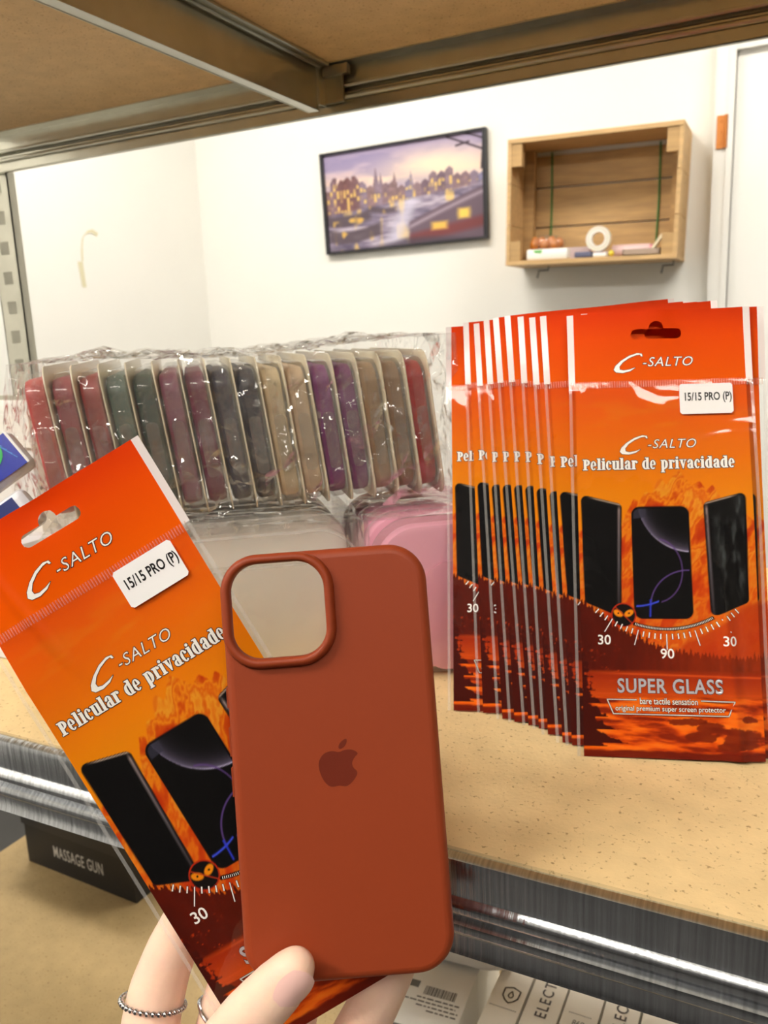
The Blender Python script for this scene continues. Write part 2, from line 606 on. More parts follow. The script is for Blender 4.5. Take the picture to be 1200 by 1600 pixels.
def bag_art(U, V):
    """Ink of the printed sleeve over (u, v) in mm: sunset sky, rock peak, forest, lake shore, three phones, dial."""
    img = ramp(V, [(0, (238, 62, 2)), (14, (250, 82, 0)), (36, (254, 98, 0)), (42, (254, 92, 0)), (60, (255, 112, 0)), (80, (255, 132, 0)),
                   (95, (255, 146, 0)), (125, (255, 148, 2)), (150, (255, 134, 4)), (175, (236, 92, 8)), (222, (220, 76, 6))])
    cl = fbm(U / 26 + 3, V / 7, 11)
    img = lay(img, (255, 140, 30), np.clip((cl - .52) * 3, 0, .4) * np.exp(-((V - 56) / 11) ** 2))
    # peak
    peak = np.interp(U, [22, 27, 30, 33, 36, 39, 42, 44, 46, 49, 52, 55, 58, 62, 65, 68, 72, 78, 86],
                     [112, 103, 97, 98, 93, 94, 88, 86.5, 90, 86, 82, 86, 90, 88, 93, 90, 97, 101, 108])
    pk = cov(peak - V + 1.6 * (fbm(U / 2.2, V / 2.2, 5) - .5), .8)
    fac = fbm((U + V * .5) / 7, (V - U * .35) / 15, 23, 5)
    rock = ramp(fac, [(.30, (196, 46, 0)), (.42, (224, 80, 4)), (.49, (255, 150, 20)), (.55, (236, 98, 6)), (.62, (255, 170, 44)), (.72, (244, 120, 14))])
    low = np.clip((V - 96) / 50, 0, 1)[..., None]
    rock = rock * (1 - low * .35) + np.array((200, 48, 8)) * low * .35
    pa = np.clip(pk * .92, 0, 1)[..., None]
    img = img * (1 - pa) + rock * pa
    # hazy right-hand slope
    rs = np.interp(U, [36, 48, 60, 70, 78, 86, 90], [178, 170, 163, 158, 151, 147, 146])
    img = lay(img, (196, 60, 8), cov(rs - V + 3 * (fbm(U / 5, V / 5, 31) - .5), 3) * .85)
    # dark forest
    ff = np.interp(U, [0, 4, 12, 20, 28, 36, 46, 58, 72, 90], [147, 148, 153, 160, 164, 168, 171, 173, 174, 175])
    tri = lambda p, s: (1 - np.abs(((U / p + s) % 1) * 2 - 1)) * (0.5 + _vn(np.floor(U / p + s) + .0, np.floor(U / p + s) * 0, 3))
    spike = 2.6 * tri(1.7, .2) + 1.7 * tri(2.9, .6)
    dk = ramp(U, [(0, (84, 14, 0)), (30, (98, 20, 0)), (55, (134, 36, 2)), (88, (152, 46, 4))])
    dk = dk * (0.86 + .28 * fbm(U / 1.8, V / 9, 41))[..., None]
    fa = cov(ff - spike + 1.5 - V, .5)[..., None]
    img = img * (1 - fa) + dk * fa
    # lake
    lk = ramp(V, [(178, (112, 28, 0)), (181, (150, 44, 2)), (183, (168, 44, 4)), (190, (196, 66, 6)), (195, (220, 82, 6))])
    la = (cov(180.6 - V + .8 * (fbm(U / 9, V * 0, 51) - .5), 1.2))[..., None]
    img = img * (1 - la) + lk * la
    img = lay(img, (236, 92, 22), np.exp(-((V - 181.8 - .02 * U) / .5) ** 2) * np.clip((U - 6) / 20, 0, 1) * .8)
    img = lay(img, (225, 80, 14), np.exp(-((V - 191.8) / .35) ** 2) * .6)
    # near shore
    gr = fbm(U / 13 + 2, (V - U * .06) / 2.4, 61, 5)
    shore = ramp(gr, [(.3, (140, 34, 0)), (.44, (214, 72, 2)), (.56, (250, 106, 8)), (.75, (255, 126, 26))])
    sh = cov(193.5 - V + 2.2 * (fbm(U / 6, V / 5, 71) - .5), 1.0)[..., None]
    img = img * (1 - sh) + shore * sh
    for (cu, cv, ru, rv) in ((52, 204.5, 9, 1.8), (62, 207, 6, 2.6), (58, 211.5, 8, 2.2), (76, 212, 9, 5), (80, 203, 3, 1.6), (70, 216, 6, 2)):
        e = np.hypot((U - cu) / ru, (V - cv) / rv) + .9 * (fbm(U / 3, V / 2, 81) - .5)
        img = lay(img, (118, 30, 0), np.clip((1.05 - e) * 6, 0, .85))
    img = lay(img, (104, 18, 0), cov(218.6 - V + 2 * (fbm(U / 8, V / 4, 91) - .5), 1.0) * .9)
    # fir on the left
    t = (V - 172) / 44
    tier = ((V - 172) / 6.2) % 1
    wd = 2 + 19 * np.clip(t, 0, 1) ** 1.7 * (0.35 + .65 * tier) + 6 * (fbm(U / 2, V / 1.6, 101) - .5)
    img = lay(img, (70, 9, 0), cov(U - 3 - wd * np.where((V > 172) & (V < 217), 1, 0) , .8) * np.where((V > 172) & (V < 218), 1, 0))
    sp = fbm(U / 1.6, V / 1.6, 111)
    img = lay(img, (216, 66, 8), np.clip((sp - .66) * 9, 0, .8) * np.where((V > 168) & (V < 192) & (U < 22), 1, 0))
    # phones
    def phone(pts, r):
        return sd_poly(U, V, pts, r)
    L = [(4.7, 93.8), (24.5, 99.0), (22.9, 155.2), (5.4, 147.6)]
    Rr = [(83.1, 93.8), (63.3, 99.0), (64.9, 155.2), (82.4, 147.6)]
    for k, P in enumerate((L, Rr)):
        s = phone(P, 2.6)
        img = lay(img, (8, 6, 7), cov(s))
        UU = U if k == 0 else 87.8 - U
        edge = np.interp(V, [93, 100, 155], [24.5, 24.5, 22.9]) - UU
        a = cov(s + .15) * np.clip(1 - np.abs(edge - 1.35) / 1.1, 0, 1) * np.clip((V - 99) / 3, 0, 1)
        gcol = ramp(V, [(99, (196, 170, 160)), (108, (150, 132, 134)), (130, (108, 100, 106)), (155, (48, 42, 46))])
        img = img * (1 - a[..., None]) + gcol * a[..., None]
        top = V - np.interp(UU, [4.7, 24.5], [93.8, 99.0])
        img = lay(img, (214, 188, 168), cov(s + .1) * np.exp(-((top - .55) / .4) ** 2) * np.clip((UU - 7) / 5, 0, 1) * .9)
        if k == 1:
            img = lay(img, (92, 98, 98), cov(s + 1) * np.clip(fbm(U / 2.4, V / 9, 121) - .5, 0, 1) * 2.2 * np.clip((U - 66.5) / 3, 0, 1))
            for q in range(4):
                img = lay(img, (60, 44, 44), cov(np.maximum(np.abs(UU - 23.5) - .35, np.abs(V - 106 - q * 4.2) - 1.2)) * cov(s))
    P = [(29.0, 100.4), (56.5, 100.4), (56.9, 155.7), (29.1, 155.7)]
    s = phone(P, 4.0)
    img = lay(img, (8, 6, 7), cov(s))
    ins = cov(s + .9)
    rr = np.hypot(U - 58, V - 97)
    img = lay(img, (120, 110, 138), ins * np.where(rr < 26, np.exp(-(26 - rr) / 3.2), 0) * .95)
    img = lay(img, (190, 180, 214), ins * np.exp(-((rr - 26) / .35) ** 2) * np.clip((U - 34) / 14, 0, 1))
    img = lay(img, (60, 58, 74), ins * cov(np.maximum(np.abs(V - 107 + .15 * U) - 4, U - 36)) * .8)
    r2 = np.hypot((U - 40) / 1.0, (V - 132) / 1.25)
    img = lay(img, (104, 72, 142), ins * np.exp(-((r2 - 12.5) / .35) ** 2) * np.where(U > 42, .9, 0))
    r3 = np.hypot(U - 55, V - 150)
    img = lay(img, (112, 80, 160), ins * np.exp(-((r3 - 18) / .4) ** 2) * np.where(V < 149, .9, 0))
    img = lay(img, (70, 90, 255), ins * np.exp(-((V - 149.5 + .02 * (U - 30) ** 2) / .5) ** 2) * np.where((U > 30) & (U < 41), 1, 0))
    img = lay(img, (50, 66, 235), ins * np.exp(-((U - 36.6 - .05 * (155 - V)) / .45) ** 2) * np.where(V > 146, 1, 0))
    # dial band
    rd, an = np.hypot(U - 43.9, V - 115), np.degrees(np.arctan2(U - 43.9, V - 115))
    band = cov(np.abs(rd - 45.6) - .85, .3) * np.where((an > -20) & (an < 29), 1, 0)
    img = lay(img, (24, 12, 10), band)
    # watching-eyes roundel
    ec = (23.9, 153.9)
    re = np.hypot(U - ec[0], V - ec[1])
    img = lay(img, (206, 46, 14), cov(re - 6.0))
    img = lay(img, (18, 10, 8), cov(re - 5.4))
    for sgn in (-1, 1):
        du, dv = U - ec[0] - sgn * 2.55, V - ec[1] + .9
        ca, sa = math.cos(sgn * .55), math.sin(sgn * .55)
        ex, ey = du * ca - dv * sa, du * sa + dv * ca
        img = lay(img, (255, 150, 10), cov(np.hypot(ex / 2.5, ey / 1.55) - 1, .25))
        img = lay(img, (18, 10, 8), cov(np.hypot(du, dv) - .42, .3))
    dl = ((U - ec[0]) - (V - ec[1])) / math.sqrt(2)
    img = lay(img, (214, 60, 30), cov(np.abs(dl) - .22, .25) * cov(re - 5.6))
    return img


BW, BH = 89.5, 222.0                         # sleeve size in mm


def hole_sd(U, V):
    a = sd_poly(U, V, [(31.5, 9.6), (56.3, 9.6), (56.3, 14.9), (31.5, 14.9)], 2.6)
    b = np.hypot((U - 43.9) / 1.0, (V - 9.4) / 1.0) - 3.6
    return np.minimum(a, b)


def warp_front(u, v):
    z = .7 * np.sin(u / 17 + v / 60) + .7 * np.sin(v / 23 - u / 31)
    z = z + 2.4 * np.exp(-((u - 72 - .05 * (v - 170)) / 3.6) ** 2) * np.clip((v - 120) / 40, 0, 1)
    z = z - .0028 * np.clip(26 - u, 0, 30) ** 2 * np.clip((40 - v) / 40, 0, 1)
    z = z + 1.4 * np.exp(-((u - 44) / 9) ** 2) * np.clip((24 - v) / 24, 0, 1)
    return z


def warp_row(u, v):
    z = 1.0 * np.sin(v / 28 + u / 40) - .0022 * np.clip(20 - u, 0, 30) ** 2 * np.clip((v - 60) / 80, 0, 1)
    return z + .5 * np.sin(u / 11)


def warp_held(u, v):
    z = -.0042 * np.clip(34 - u, 0, 40) ** 2 * np.clip((60 - v) / 55, 0, 1)
    z = z + 1.2 * np.sin((u + v * .6) / 19) * np.clip((90 - v) / 60, 0, 1)
    z = z - 1.5 * np.exp(-((u - 44) / 10) ** 2 - ((v - 4) / 9) ** 2)
    z = z + 1.3 * np.exp(-((u - .18 * v - 12) / 2.6) ** 2) * np.clip((70 - v) / 30, 0, 1)
    return z


class Sleeve:
    """One printed sleeve; local X right, Y up from the bottom edge, Z out of the printed face."""

    def __init__(self, warp, k=1.0):
        self.w, self.k = warp, k
        self.parts = []

    def P(self, u, v, h):
        w_ = float(self.w(np.float64(u), np.float64(v)))
        return ((u - BW / 2) * 1e-3 * self.k, (BH - v) * 1e-3 * self.k, (w_ + h) * 1e-3 * self.k)

    def grid(self, name, material, u0, u1, v0, v1, h, step, parent, ink=None, hole=False, thick=None):
        nu, nv = max(2, int(round((u1 - u0) / step)) + 1), max(2, int(round((v1 - v0) / step)) + 1)
        U, V = np.meshgrid(np.linspace(u0, u1, nu), np.linspace(v0, v1, nv))
        if hole:
            e = .05
            for _ in range(2):
                d = hole_sd(U, V)
                gx = (hole_sd(U + e, V) - d) / e
                gy = (hole_sd(U, V + e) - d) / e
                near = np.abs(d) < step * .6
                U = np.where(near, U - d * gx, U)
                V = np.where(near, V - d * gy, V)
        W = self.w(U, V) + h
        co = np.stack([(U - BW / 2), (BH - V), W], -1).reshape(-1, 3) * 1e-3 * self.k
        idx = np.arange(nu * nv).reshape(nv, nu)
        q = np.stack([idx[1:, :-1], idx[1:, 1:], idx[:-1, 1:], idx[:-1, :-1]], -1).reshape(-1, 4)
        if hole:
            c = hole_sd(U, V).ravel()[q].mean(1)
            q = q[c > 0]
        me = bpy.data.meshes.new(name)
        me.vertices.add(len(co))
        me.vertices.foreach_set('co', co.ravel())
        me.loops.add(q.size)
        me.loops.foreach_set('vertex_index', q.ravel())
        me.polygons.add(len(q))
        me.polygons.foreach_set('loop_start', np.arange(0, q.size, 4))
        me.polygons.foreach_set('loop_total', np.full(len(q), 4))
        me.polygons.foreach_set('use_smooth', np.ones(len(q), bool))
        me.update(calc_edges=True)
        me.validate()
        if ink is not None:
            c = np.clip(ink(U, V) / 255.0, 0, 1)
            c = np.where(c <= .04045, c / 12.92, ((c + .055) / 1.055) ** 2.4) * .86
            at_ = me.color_attributes.new('ink', 'FLOAT_COLOR', 'POINT')
            at_.data.foreach_set('color', np.concatenate([c, np.ones(c.shape[:2] + (1,))], -1).astype(np.float32).ravel())
        me.materials.append(material)
        o = bpy.data.objects.new(name, me)
        COL.objects.link(o)
        o.parent = parent
        return o

    def flat(self, mb, shape, mi, h):
        vs, fs = shape
        mb.add([self.P(u, v, h) for u, v in vs], fs, mi)

    def polys(self, mb, ps, mi, h):
        for p in ps:
            mb.add([self.P(u, v, h) for u, v in p], [tuple(range(len(p)))], mi)

    def build(self, root, full=True, step=.4):
        self.grid('printed_sheet', M_PRINT, 3.2, 86.3, 0, BH, 0, step, root, bag_art, hole=True)
        for u0, u1 in ((0, 3.2), (86.3, BW)):
            mb = MB()
            for i in range(10):
                v0, v1 = 37.4 * i / 10, 37.4 * (i + 1) / 10
                mb.add([self.P(u0, v0, 0), self.P(u1, v0, 0), self.P(u1, v1, 0), self.P(u0, v1, 0)], [(0, 3, 2, 1)])
            mb.build('white_border', M_MARGIN, root)
        # lettering
        mb = MB()
        C = [(36.9, 23.8), (36.6, 22.5), (34.3, 22.1), (30.2, 23.4), (26.2, 25.9), (23.4, 28.5), (22.5, 30.6), (23.6, 31.9), (27, 32.3),
             (30.6, 31.4), (33.1, 29.6), (30.4, 30.5), (27.4, 31.0), (25.5, 30.5), (25.3, 29.0), (27.1, 26.7), (30.2, 24.6), (33.6, 23.2), (35.7, 22.9), (36.1, 23.8)]
        for du, dv, k in ((0, 0, 1), (1.7, 42.2, .95)):
            T = lambda p: (43.9 + (p[0] - 43.9) * k + du * .4, 27 + (p[1] - 27) * k + dv)
            c = [T(p) for p in C]
            n = len(C)
            segs = [[c[i], c[(i + 1) % n], c[(i + 1) % n]] for i in range(n)]
            ol = []
            for i in range(n):
                a, b = c[i], c[(i + 1) % n]
                ol += grow([[a, b, ((a[0] + b[0]) / 2, (a[1] + b[1]) / 2)]], .22, 6)
            self.polys(mb, ol, 1, .1)
            self.flat(mb, poly2(c), 0, .16)
            a, b = T((37.0, 24.4)), T((61.4, 29.2))
            self.flat(mb, txt_fit('-SALTO', a[0], b[0], a[1], b[1], .035, .28, 1.12), 1, .1)
            self.flat(mb, txt_fit('-SALTO', a[0], b[0], a[1], b[1], -.006, .28, 1.12), 0, .16)
        tp = title_polys('Pelicular de privacidade', 6, 79, 81.7)
        self.polys(mb, grow(tp, .3, 6), 1, .1)
        self.polys(mb, tp, 0, .16)
        # dial ticks and figures
        for k in range(-13, 14):
            a = R(k * 3.2)
            if abs(a) > R(43):
                continue
            big = k in (0, -5, 5, -10, 10)
            r0, r1 = (48, 55.5) if big else (48, 50.6)
            hw = .2 if big else .26
            p0, p1 = (43.9 + r0 * math.sin(a), 115 + r0 * math.cos(a)), (43.9 + r1 * math.sin(a), 115 + r1 * math.cos(a))
            nx, ny = math.cos(a) * hw, -math.sin(a) * hw
            q = [(p0[0] + nx, p0[1] + ny), (p1[0] + nx, p1[1] + ny), (p1[0] - nx, p1[1] - ny), (p0[0] - nx, p0[1] - ny)]
            self.polys(mb, grow([q], .17, 6), 1, .1)
            self.polys(mb, [q], 0, .16)
        for k in range(50):
            a = R(-18.5 + k * .95)
            p0, p1 = (43.9 + 45.1 * math.sin(a), 115 + 45.1 * math.cos(a)), (43.9 + 46.1 * math.sin(a), 115 + 46.1 * math.cos(a))
            nx, ny = math.cos(a) * .14, -math.sin(a) * .14
            self.polys(mb, [[(p0[0] + nx, p0[1] + ny), (p1[0] + nx, p1[1] + ny), (p1[0] - nx, p1[1] - ny), (p0[0] - nx, p0[1] - ny)]], 0, .16)
        for s, uc, vc, wd in (('30', 14.3, 165.9, 6.0), ('90', 43.9, 172.4, 6.2), ('30', 72.6, 166.2, 6.0)):
            self.flat(mb, txt_fit(s, uc - wd / 2, uc + wd / 2, vc - 2.3, vc + 2.3, .012), 0, .16)
        # lower legend
        self.flat(mb, txt_fit('SUPER GLASS', 20, 68.4, 184.6, 191.2, .045, 0, 1.08), 1, .1)
        self.flat(mb, txt_fit('SUPER GLASS', 20, 68.4, 184.6, 191.2, .02, 0, 1.08), 2, .16)
        tz = [(14.8, 194.6), (73.2, 194.6), (70.4, 201.4), (17.6, 201.4)]
        for a, b in ((tz[1], tz[2]), (tz[2], tz[3]), (tz[3], tz[0]), (tz[0], (28.5, 194.6)), ((58.5, 194.6), tz[1])):
            q = grow([[a, b, b]], .24, 6)
            self.polys(mb, grow([[a, b, b]], .42, 6), 1, .1)
            self.polys(mb, q, 0, .16)
        for s, a, b, v0, v1 in (('bare tactile sensation', 30.2, 56.8, 193.6, 196.6), ('original premium super screen protector', 18.6, 69.2, 197.4, 200.6)):
            self.flat(mb, txt_fit(s, a, b, v0, v1, .05), 1, .1)
            self.flat(mb, txt_fit(s, a, b, v0, v1, .0), 0, .16)
        o = mb.build('printed_lettering', [M_INKW, M_INKD, M_INKS], root)
        # clear front with its two welded side seams
        self.grid('clear_front', M_FILM, 0, BW, 37.2, BH, .55, 3.0, root)
        for u0, u1 in ((0, 1.5), (BW - 1.5, BW)):
            mb = MB()
            for i in range(36):
                v0, v1 = 37.2 + (BH - 37.2) * i / 36, 37.2 + (BH - 37.2) * (i + 1) / 36
                mb.add([self.P(u0, v0, .6), self.P(u1, v0, .6), self.P(u1, v1, .6), self.P(u0, v1, .6)], [(0, 3, 2, 1)])
            mb.build('side_seam', M_SEAM, root)
        mb = MB()
        n = 74
        for i in range(n):
            a = 1.0 + (BW - 2) * i / n
            q = [self.P(a + du, v, h) for v in (36.6, 40.0) for du, h in ((0, .55), (.2, .9), (.5, .9), (.7, .55))]
            mb.add(q, [(0, 1, 5, 4), (1, 2, 6, 5), (2, 3, 7, 6)])
        mb.build('zip_strip', M_ZIP, root)
        if full:
            mb = MB()
            for i in range(26):
                def half(t):
                    d_ = max(0.0, abs(t) - 11.75)
                    return 7.7 - 1.0 + math.sqrt(max(0.0, 1 - d_ * d_))
                ta, tb = -12.75 + 25.5 * i / 26, -12.75 + 25.5 * (i + 1) / 26
                for j in range(8):
                    ya, yb = -1 + 2 * j / 8, -1 + 2 * (j + 1) / 8
                    mb.add([self.P(66.7 + ta, 46.75 + ya * half(ta), 1.15), self.P(66.7 + tb, 46.75 + ya * half(tb), 1.15),
                            self.P(66.7 + tb, 46.75 + yb * half(tb), 1.15), self.P(66.7 + ta, 46.75 + yb * half(ta), 1.15)], [(0, 3, 2, 1)])
            o = mb.build('size_sticker', M_STICK, root)
            o['label'] = 'white paper sticker with black lettering'
            mb = MB()
            self.flat(mb, txt_fit('15/15 PRO (P)', 56.6, 78.8, 43.6, 48.9, .022), 0, 1.25)
            mb.build('sticker_lettering', M_BLACK, o)
        return root


# ------------------------------------------------------------------ the room
def wallbox(name, x0, x1, y0, y1, z0, z1, m):
    return struct(MB().box(x0, x1, y0, y1, z0, z1).build(name, m))


wallbox('floor', -2.5, 2.5, -3.4, 3.2, -0.1, 0, M_FLOOR)
wallbox('ceiling', -2.5, 2.5, -3.4, 3.2, 2.9, 3.0, M_CEIL)
wallbox('wall_back', -2.34, 2.4, 3.0, 3.1, 0, 2.9, M_WALL)
wl = wallbox('wall_left', -2.44, -2.34, -3.3, 3.1, 0, 2.9, M_WALL)
wallbox('wall_right', 2.4, 2.5, -3.3, 3.1, 0, 2.9, mat('grey_paint', (120, 117, 112), rough=.7))
wallbox('wall_front', -2.44, 2.5, -3.4, -3.3, 0, 2.9, M_DARKW)
# old glue mark on the left wall
mb = MB()
path = [(2.385, 1.600), (2.36, 1.612), (2.335, 1.605), (2.312, 1.585), (2.302, 1.545), (2.298, 1.50)]
for i in range(len(path) - 1):
    a, b = path[i], path[i + 1]
    mb.add([(-2.3385, a[0] - .004, a[1] - .006), (-2.3385, b[0] - .004, b[1] - .006), (-2.3385, b[0] + .005, b[1] + .006), (-2.3385, a[0] + .005, a[1] + .006)], [(0, 1, 2, 3)])
mb.add([(-2.3385, 2.276, 1.50), (-2.3385, 2.30, 1.50), (-2.3385, 2.304, 1.412), (-2.3385, 2.285, 1.412)], [(0, 1, 2, 3)])
mk = mb.build('glue_mark', mat('old_glue', (226, 220, 188), rough=0.5), wl)
mk['label'] = 'yellowish hook-shaped glue mark'

# door on the right of the back wall
d = struct(MB().box(-.225, .62, 2.955, 2.995, 0.01, 2.0).build('door_1', M_DOOR))
MB().box(-.284, -.228, 2.935, 2.999, 0, 2.06).box(.62, .68, 2.935, 2.999, 0, 2.06).box(-.228, .62, 2.935, 2.999, 2.0, 2.06) \
    .box(-.246, -.228, 2.928, 2.936, 0, 2.03).build('door_casing', M_WHITE, d)
mb = MB()
mb.box(-.276, -.247, 2.930, 2.9355, CZ + .518, CZ + .614)
mb.tube([(-.249, 2.929, CZ + .518), (-.249, 2.929, CZ + .614)], .006, 10)
for k in range(3):
    mb.ball((-.262, 2.9295, CZ + .535 + .031 * k), (.004, .002, .004))
mb.build('door_hinge', M_BRASS, d)


# ------------------------------------------------------------------ lamps on the ceiling
def ceiling_lamp(x, y, lx, ly, power, label):
    t = thing('ceiling_light', label, 'ceiling light', loc=(x, y, 2.9), group='ceiling light panels')
    mb = MB()
    for a, b, c, e in ((-lx, lx, -ly - .02, -ly), (-lx, lx, ly, ly + .02), (-lx - .02, -lx, -ly - .02, ly + .02), (lx, lx + .02, -ly - .02, ly + .02)):
        mb.box(a, b, c, e, -.05, 0)
    mb.box(-lx, lx, -ly, ly, -.02, 0)
    mb.build('light_housing', M_WHITE, t)
    m = mat('lit_diffuser_%d' % int(power * 100), (255, 255, 255), emit=((255, 248, 236), power))
    MB().box(-lx, lx, -ly, ly, -.04, -.03).build('light_diffuser', m, t)


LL = 'unseen white ceiling light panel over the shelving, out of the picture'
ceiling_lamp(-1.25, -1.15, .6, .16, LAMP_AISLE * 1.75, LL)
ceiling_lamp(.35, -1.6, .6, .16, LAMP_AISLE * .8, LL)
ceiling_lamp(1.3, -1.35, .5, .14, LAMP_AISLE * .8, LL)  # extra unseen panel, added to strike glints on the packets and film
ceiling_lamp(-1.5, 1.75, .6, .2, LAMP_ROOM, LL)
ceiling_lamp(.55, 1.85, .6, .2, LAMP_ROOM, LL)

# ------------------------------------------------------------------ the shelving
SH, FY, BY = 1.0, .274, .74
rack = thing('storage_rack', 'galvanised steel frame of the shelving unit with ridged beams', 'shelving', loc=(-.1, .5, 0))
INV = Matrix.Translation((.1, -.5, 0))


def beam_profile(z0, z1, lip=.012, d=1):
    """(offset outward, z) outline of a ridged beam sheet."""
    h = z1 - z0
    return [(-lip, z1), (-.001, z1), (.0012, z1 - .0012), (.0015, z1 - .004), (.0012, z1 - .39 * h), (.0035, z1 - .43 * h), (.0042, z1 - .48 * h),
            (.0035, z1 - .53 * h), (.0005, z1 - .57 * h), (.0005, z1 - .60 * h), (.0035, z1 - .64 * h), (.0042, z1 - .69 * h), (.0035, z1 - .74 * h),
            (.0012, z1 - .78 * h), (.0012, z0 + .004), (.0022, z0 + .001), (.0010, z0), (-.008, z0)]


def beam(mb, x0, x1, y, z0, z1, out):
    pr = beam_profile(z0, z1)
    a = [(y + out * o, z) for o, z in pr]
    b = [(y + out * (o - .0012), z - (.0012 if i < 2 else 0) + (.0012 if i > len(pr) - 2 else 0)) for i, (o, z) in enumerate(pr)]
    loop = a + b[::-1]
    n = len(loop)
    mb.loft([[(x0, p[0], p[1]) for p in loop], [(x1, p[0], p[1]) for p in loop]], cap0=False, cap1=False)


X0, X1 = -.88, .95
mb = MB(); beam(mb, X0, X1, FY, SH - .0465, SH - .0015, -1)
o = mb.build('front_beam', M_GALV, rack, smooth=True, M=Matrix.Identity(4)); o['label'] = 'ridged galvanised beam along the front of the middle shelf'
mb = MB(); beam(mb, X0, X1, BY, SH - .0465, SH - .0015, 1)
mb.build('rear_beam', M_GALV2, rack, smooth=True, M=Matrix.Identity(4))
UZ = CZ + .205                                # lower edge of the upper beams
# rear upper beam: its inner face is what one sees
pr = [(-.016, .0405), (-.016, .0395), (0, .0395), (0, .0235), (.003, .0215), (.003, .0195), (0, .0175), (0, .016), (.003, .014), (.003, .012), (0, .010), (0, .0005), (-.002, 0)]
loop = [(BY + o, UZ + z) for o, z in pr] + [(BY + .004, UZ), (BY + .004, UZ + .046), (BY + .0028, UZ + .046), (BY + .0028, UZ + .0405)]
mb = MB()
mb.loft([[(X0, a, b) for a, b in loop], [(X1, a, b) for a, b in loop]])
for zz in (.0225, .0130):                     # rolled ridges
    mb.tube([(X0, BY - .0012, UZ + zz), (X1, BY - .0012, UZ + zz)], .0022, 10)
mb.tube([(X0, BY - .001, UZ + .0004), (X1, BY - .001, UZ + .0004)], .0008, 6)
mb.build('rear_beam', M_GALV2, rack, smooth=True, M=Matrix.Identity(4), sharp=25)
mb = MB(); beam(mb, X0, X1, FY, UZ, UZ + .046, -1)
mb.build('front_beam', M_GALV2, rack, smooth=True, M=Matrix.Identity(4))
# cross bar under the upper board
cx = -.418
mb = MB()
mb.box(cx - .0012, cx, FY + .004, BY - .016, UZ + .002, UZ + .0405)
mb.box(cx - .011, cx, FY + .004, BY - .014, UZ + .001, UZ + .0022)
mb.box(cx, cx + .013, FY + .004, BY - .016, UZ + .0385, UZ + .0403)
mb.tube([(cx + .0126, FY + .004, UZ + .038), (cx + .0126, BY - .016, UZ + .038)], .0013, 6)
mb.tube([(cx + .004, FY + .004, UZ + .0375), (cx + .004, BY - .016, UZ + .0375)], .0012, 6)
mb.tube([(cx - .0112, FY + .004, UZ + .0016), (cx - .0112, BY - .014, UZ + .0016)], .0011, 6)
mb.build('cross_bar', M_GALV2, rack, smooth=True, M=Matrix.Identity(4))
mb = MB()
mb.box(cx - .014, cx + .022, BY - .0062, BY - .004, UZ + .008, UZ + .040)
mb.box(cx + .001, cx + .003, BY - .017, BY - .006, UZ + .006, UZ + .041)
mb.box(cx - .04, cx - .002, BY - .008, BY - .005, UZ + .028, UZ + .0385)
mb.box(cx + .004, cx + .03, BY - .012, BY - .006, UZ + .030, UZ + .0385)
mb.build('joining_bracket', M_GALV2, rack, M=Matrix.Identity(4))
# slotted uprights


def upright(x0, x1, y0, y1):
    mb = MB()
    wd = x1 - x0
    mb.box(x0, x0 + wd * .3, y0, y0 + .0015, 0, 2.2)
    mb.box(x1 - wd * .3, x1, y0, y0 + .0015, 0, 2.2)
    z = .02
    while z < 2.2:
        mb.box(x0 + wd * .3, x1 - wd * .3, y0, y0 + .0015, z, z + .020)
        z += .0355
    mb.box(x0, x0 + .0015, y0, y1, 0, 2.2)
    mb.box(x1 - .0015, x1, y0, y0 + .008, 0, 2.2)
    return mb


for a, b, c, e in ((-.905, -.8662, BY + .006, BY + .05), (.95, .99, BY + .006, BY + .05), (-.92, -.881, FY - .006, FY + .04), (.95, .99, FY - .006, FY + .04)):
    upright(a, b, c, e).build('upright_post', M_GALV2, rack, M=Matrix.Identity(4))
mb = MB()
mb.box(-.99, -.858, BY + .0005, BY + .0055, CZ - .083, CZ - .058)
mb.box(-.99, -.858, BY - .004, BY + .0005, CZ - .0605, CZ - .058)
mb.box(-.99, -.858, BY - .004, BY + .0005, CZ - .083, CZ - .0805)
rl = mb.build('end_rail', M_GALV2, rack, M=Matrix.Identity(4))
so = MB().box(-.896, -.880, BY - .001, BY + .0002, CZ - .074, CZ - .067).build('rail_slot', M_BLACK, rl, M=Matrix.Identity(4))
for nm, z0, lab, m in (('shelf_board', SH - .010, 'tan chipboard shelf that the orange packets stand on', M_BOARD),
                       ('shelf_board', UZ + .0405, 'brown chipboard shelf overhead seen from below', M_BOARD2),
                       ('shelf_board', .535, 'chipboard shelf toned olive tan for shade, lowest down under the black box', M_BOARD3)):
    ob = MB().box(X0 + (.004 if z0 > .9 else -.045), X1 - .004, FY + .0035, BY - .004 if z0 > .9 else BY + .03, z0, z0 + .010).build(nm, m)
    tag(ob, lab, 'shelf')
mb = MB(); beam(mb, X0, X1, FY, .4985, .5435, -1)
mb.build('front_beam', M_GALV2, rack, smooth=True, M=Matrix.Identity(4))
mb = MB(); beam(mb, X0, X1, BY + .035, .4885, .5335, 1)
mb.build('rear_beam', M_GALV2, rack, smooth=True, M=Matrix.Identity(4))

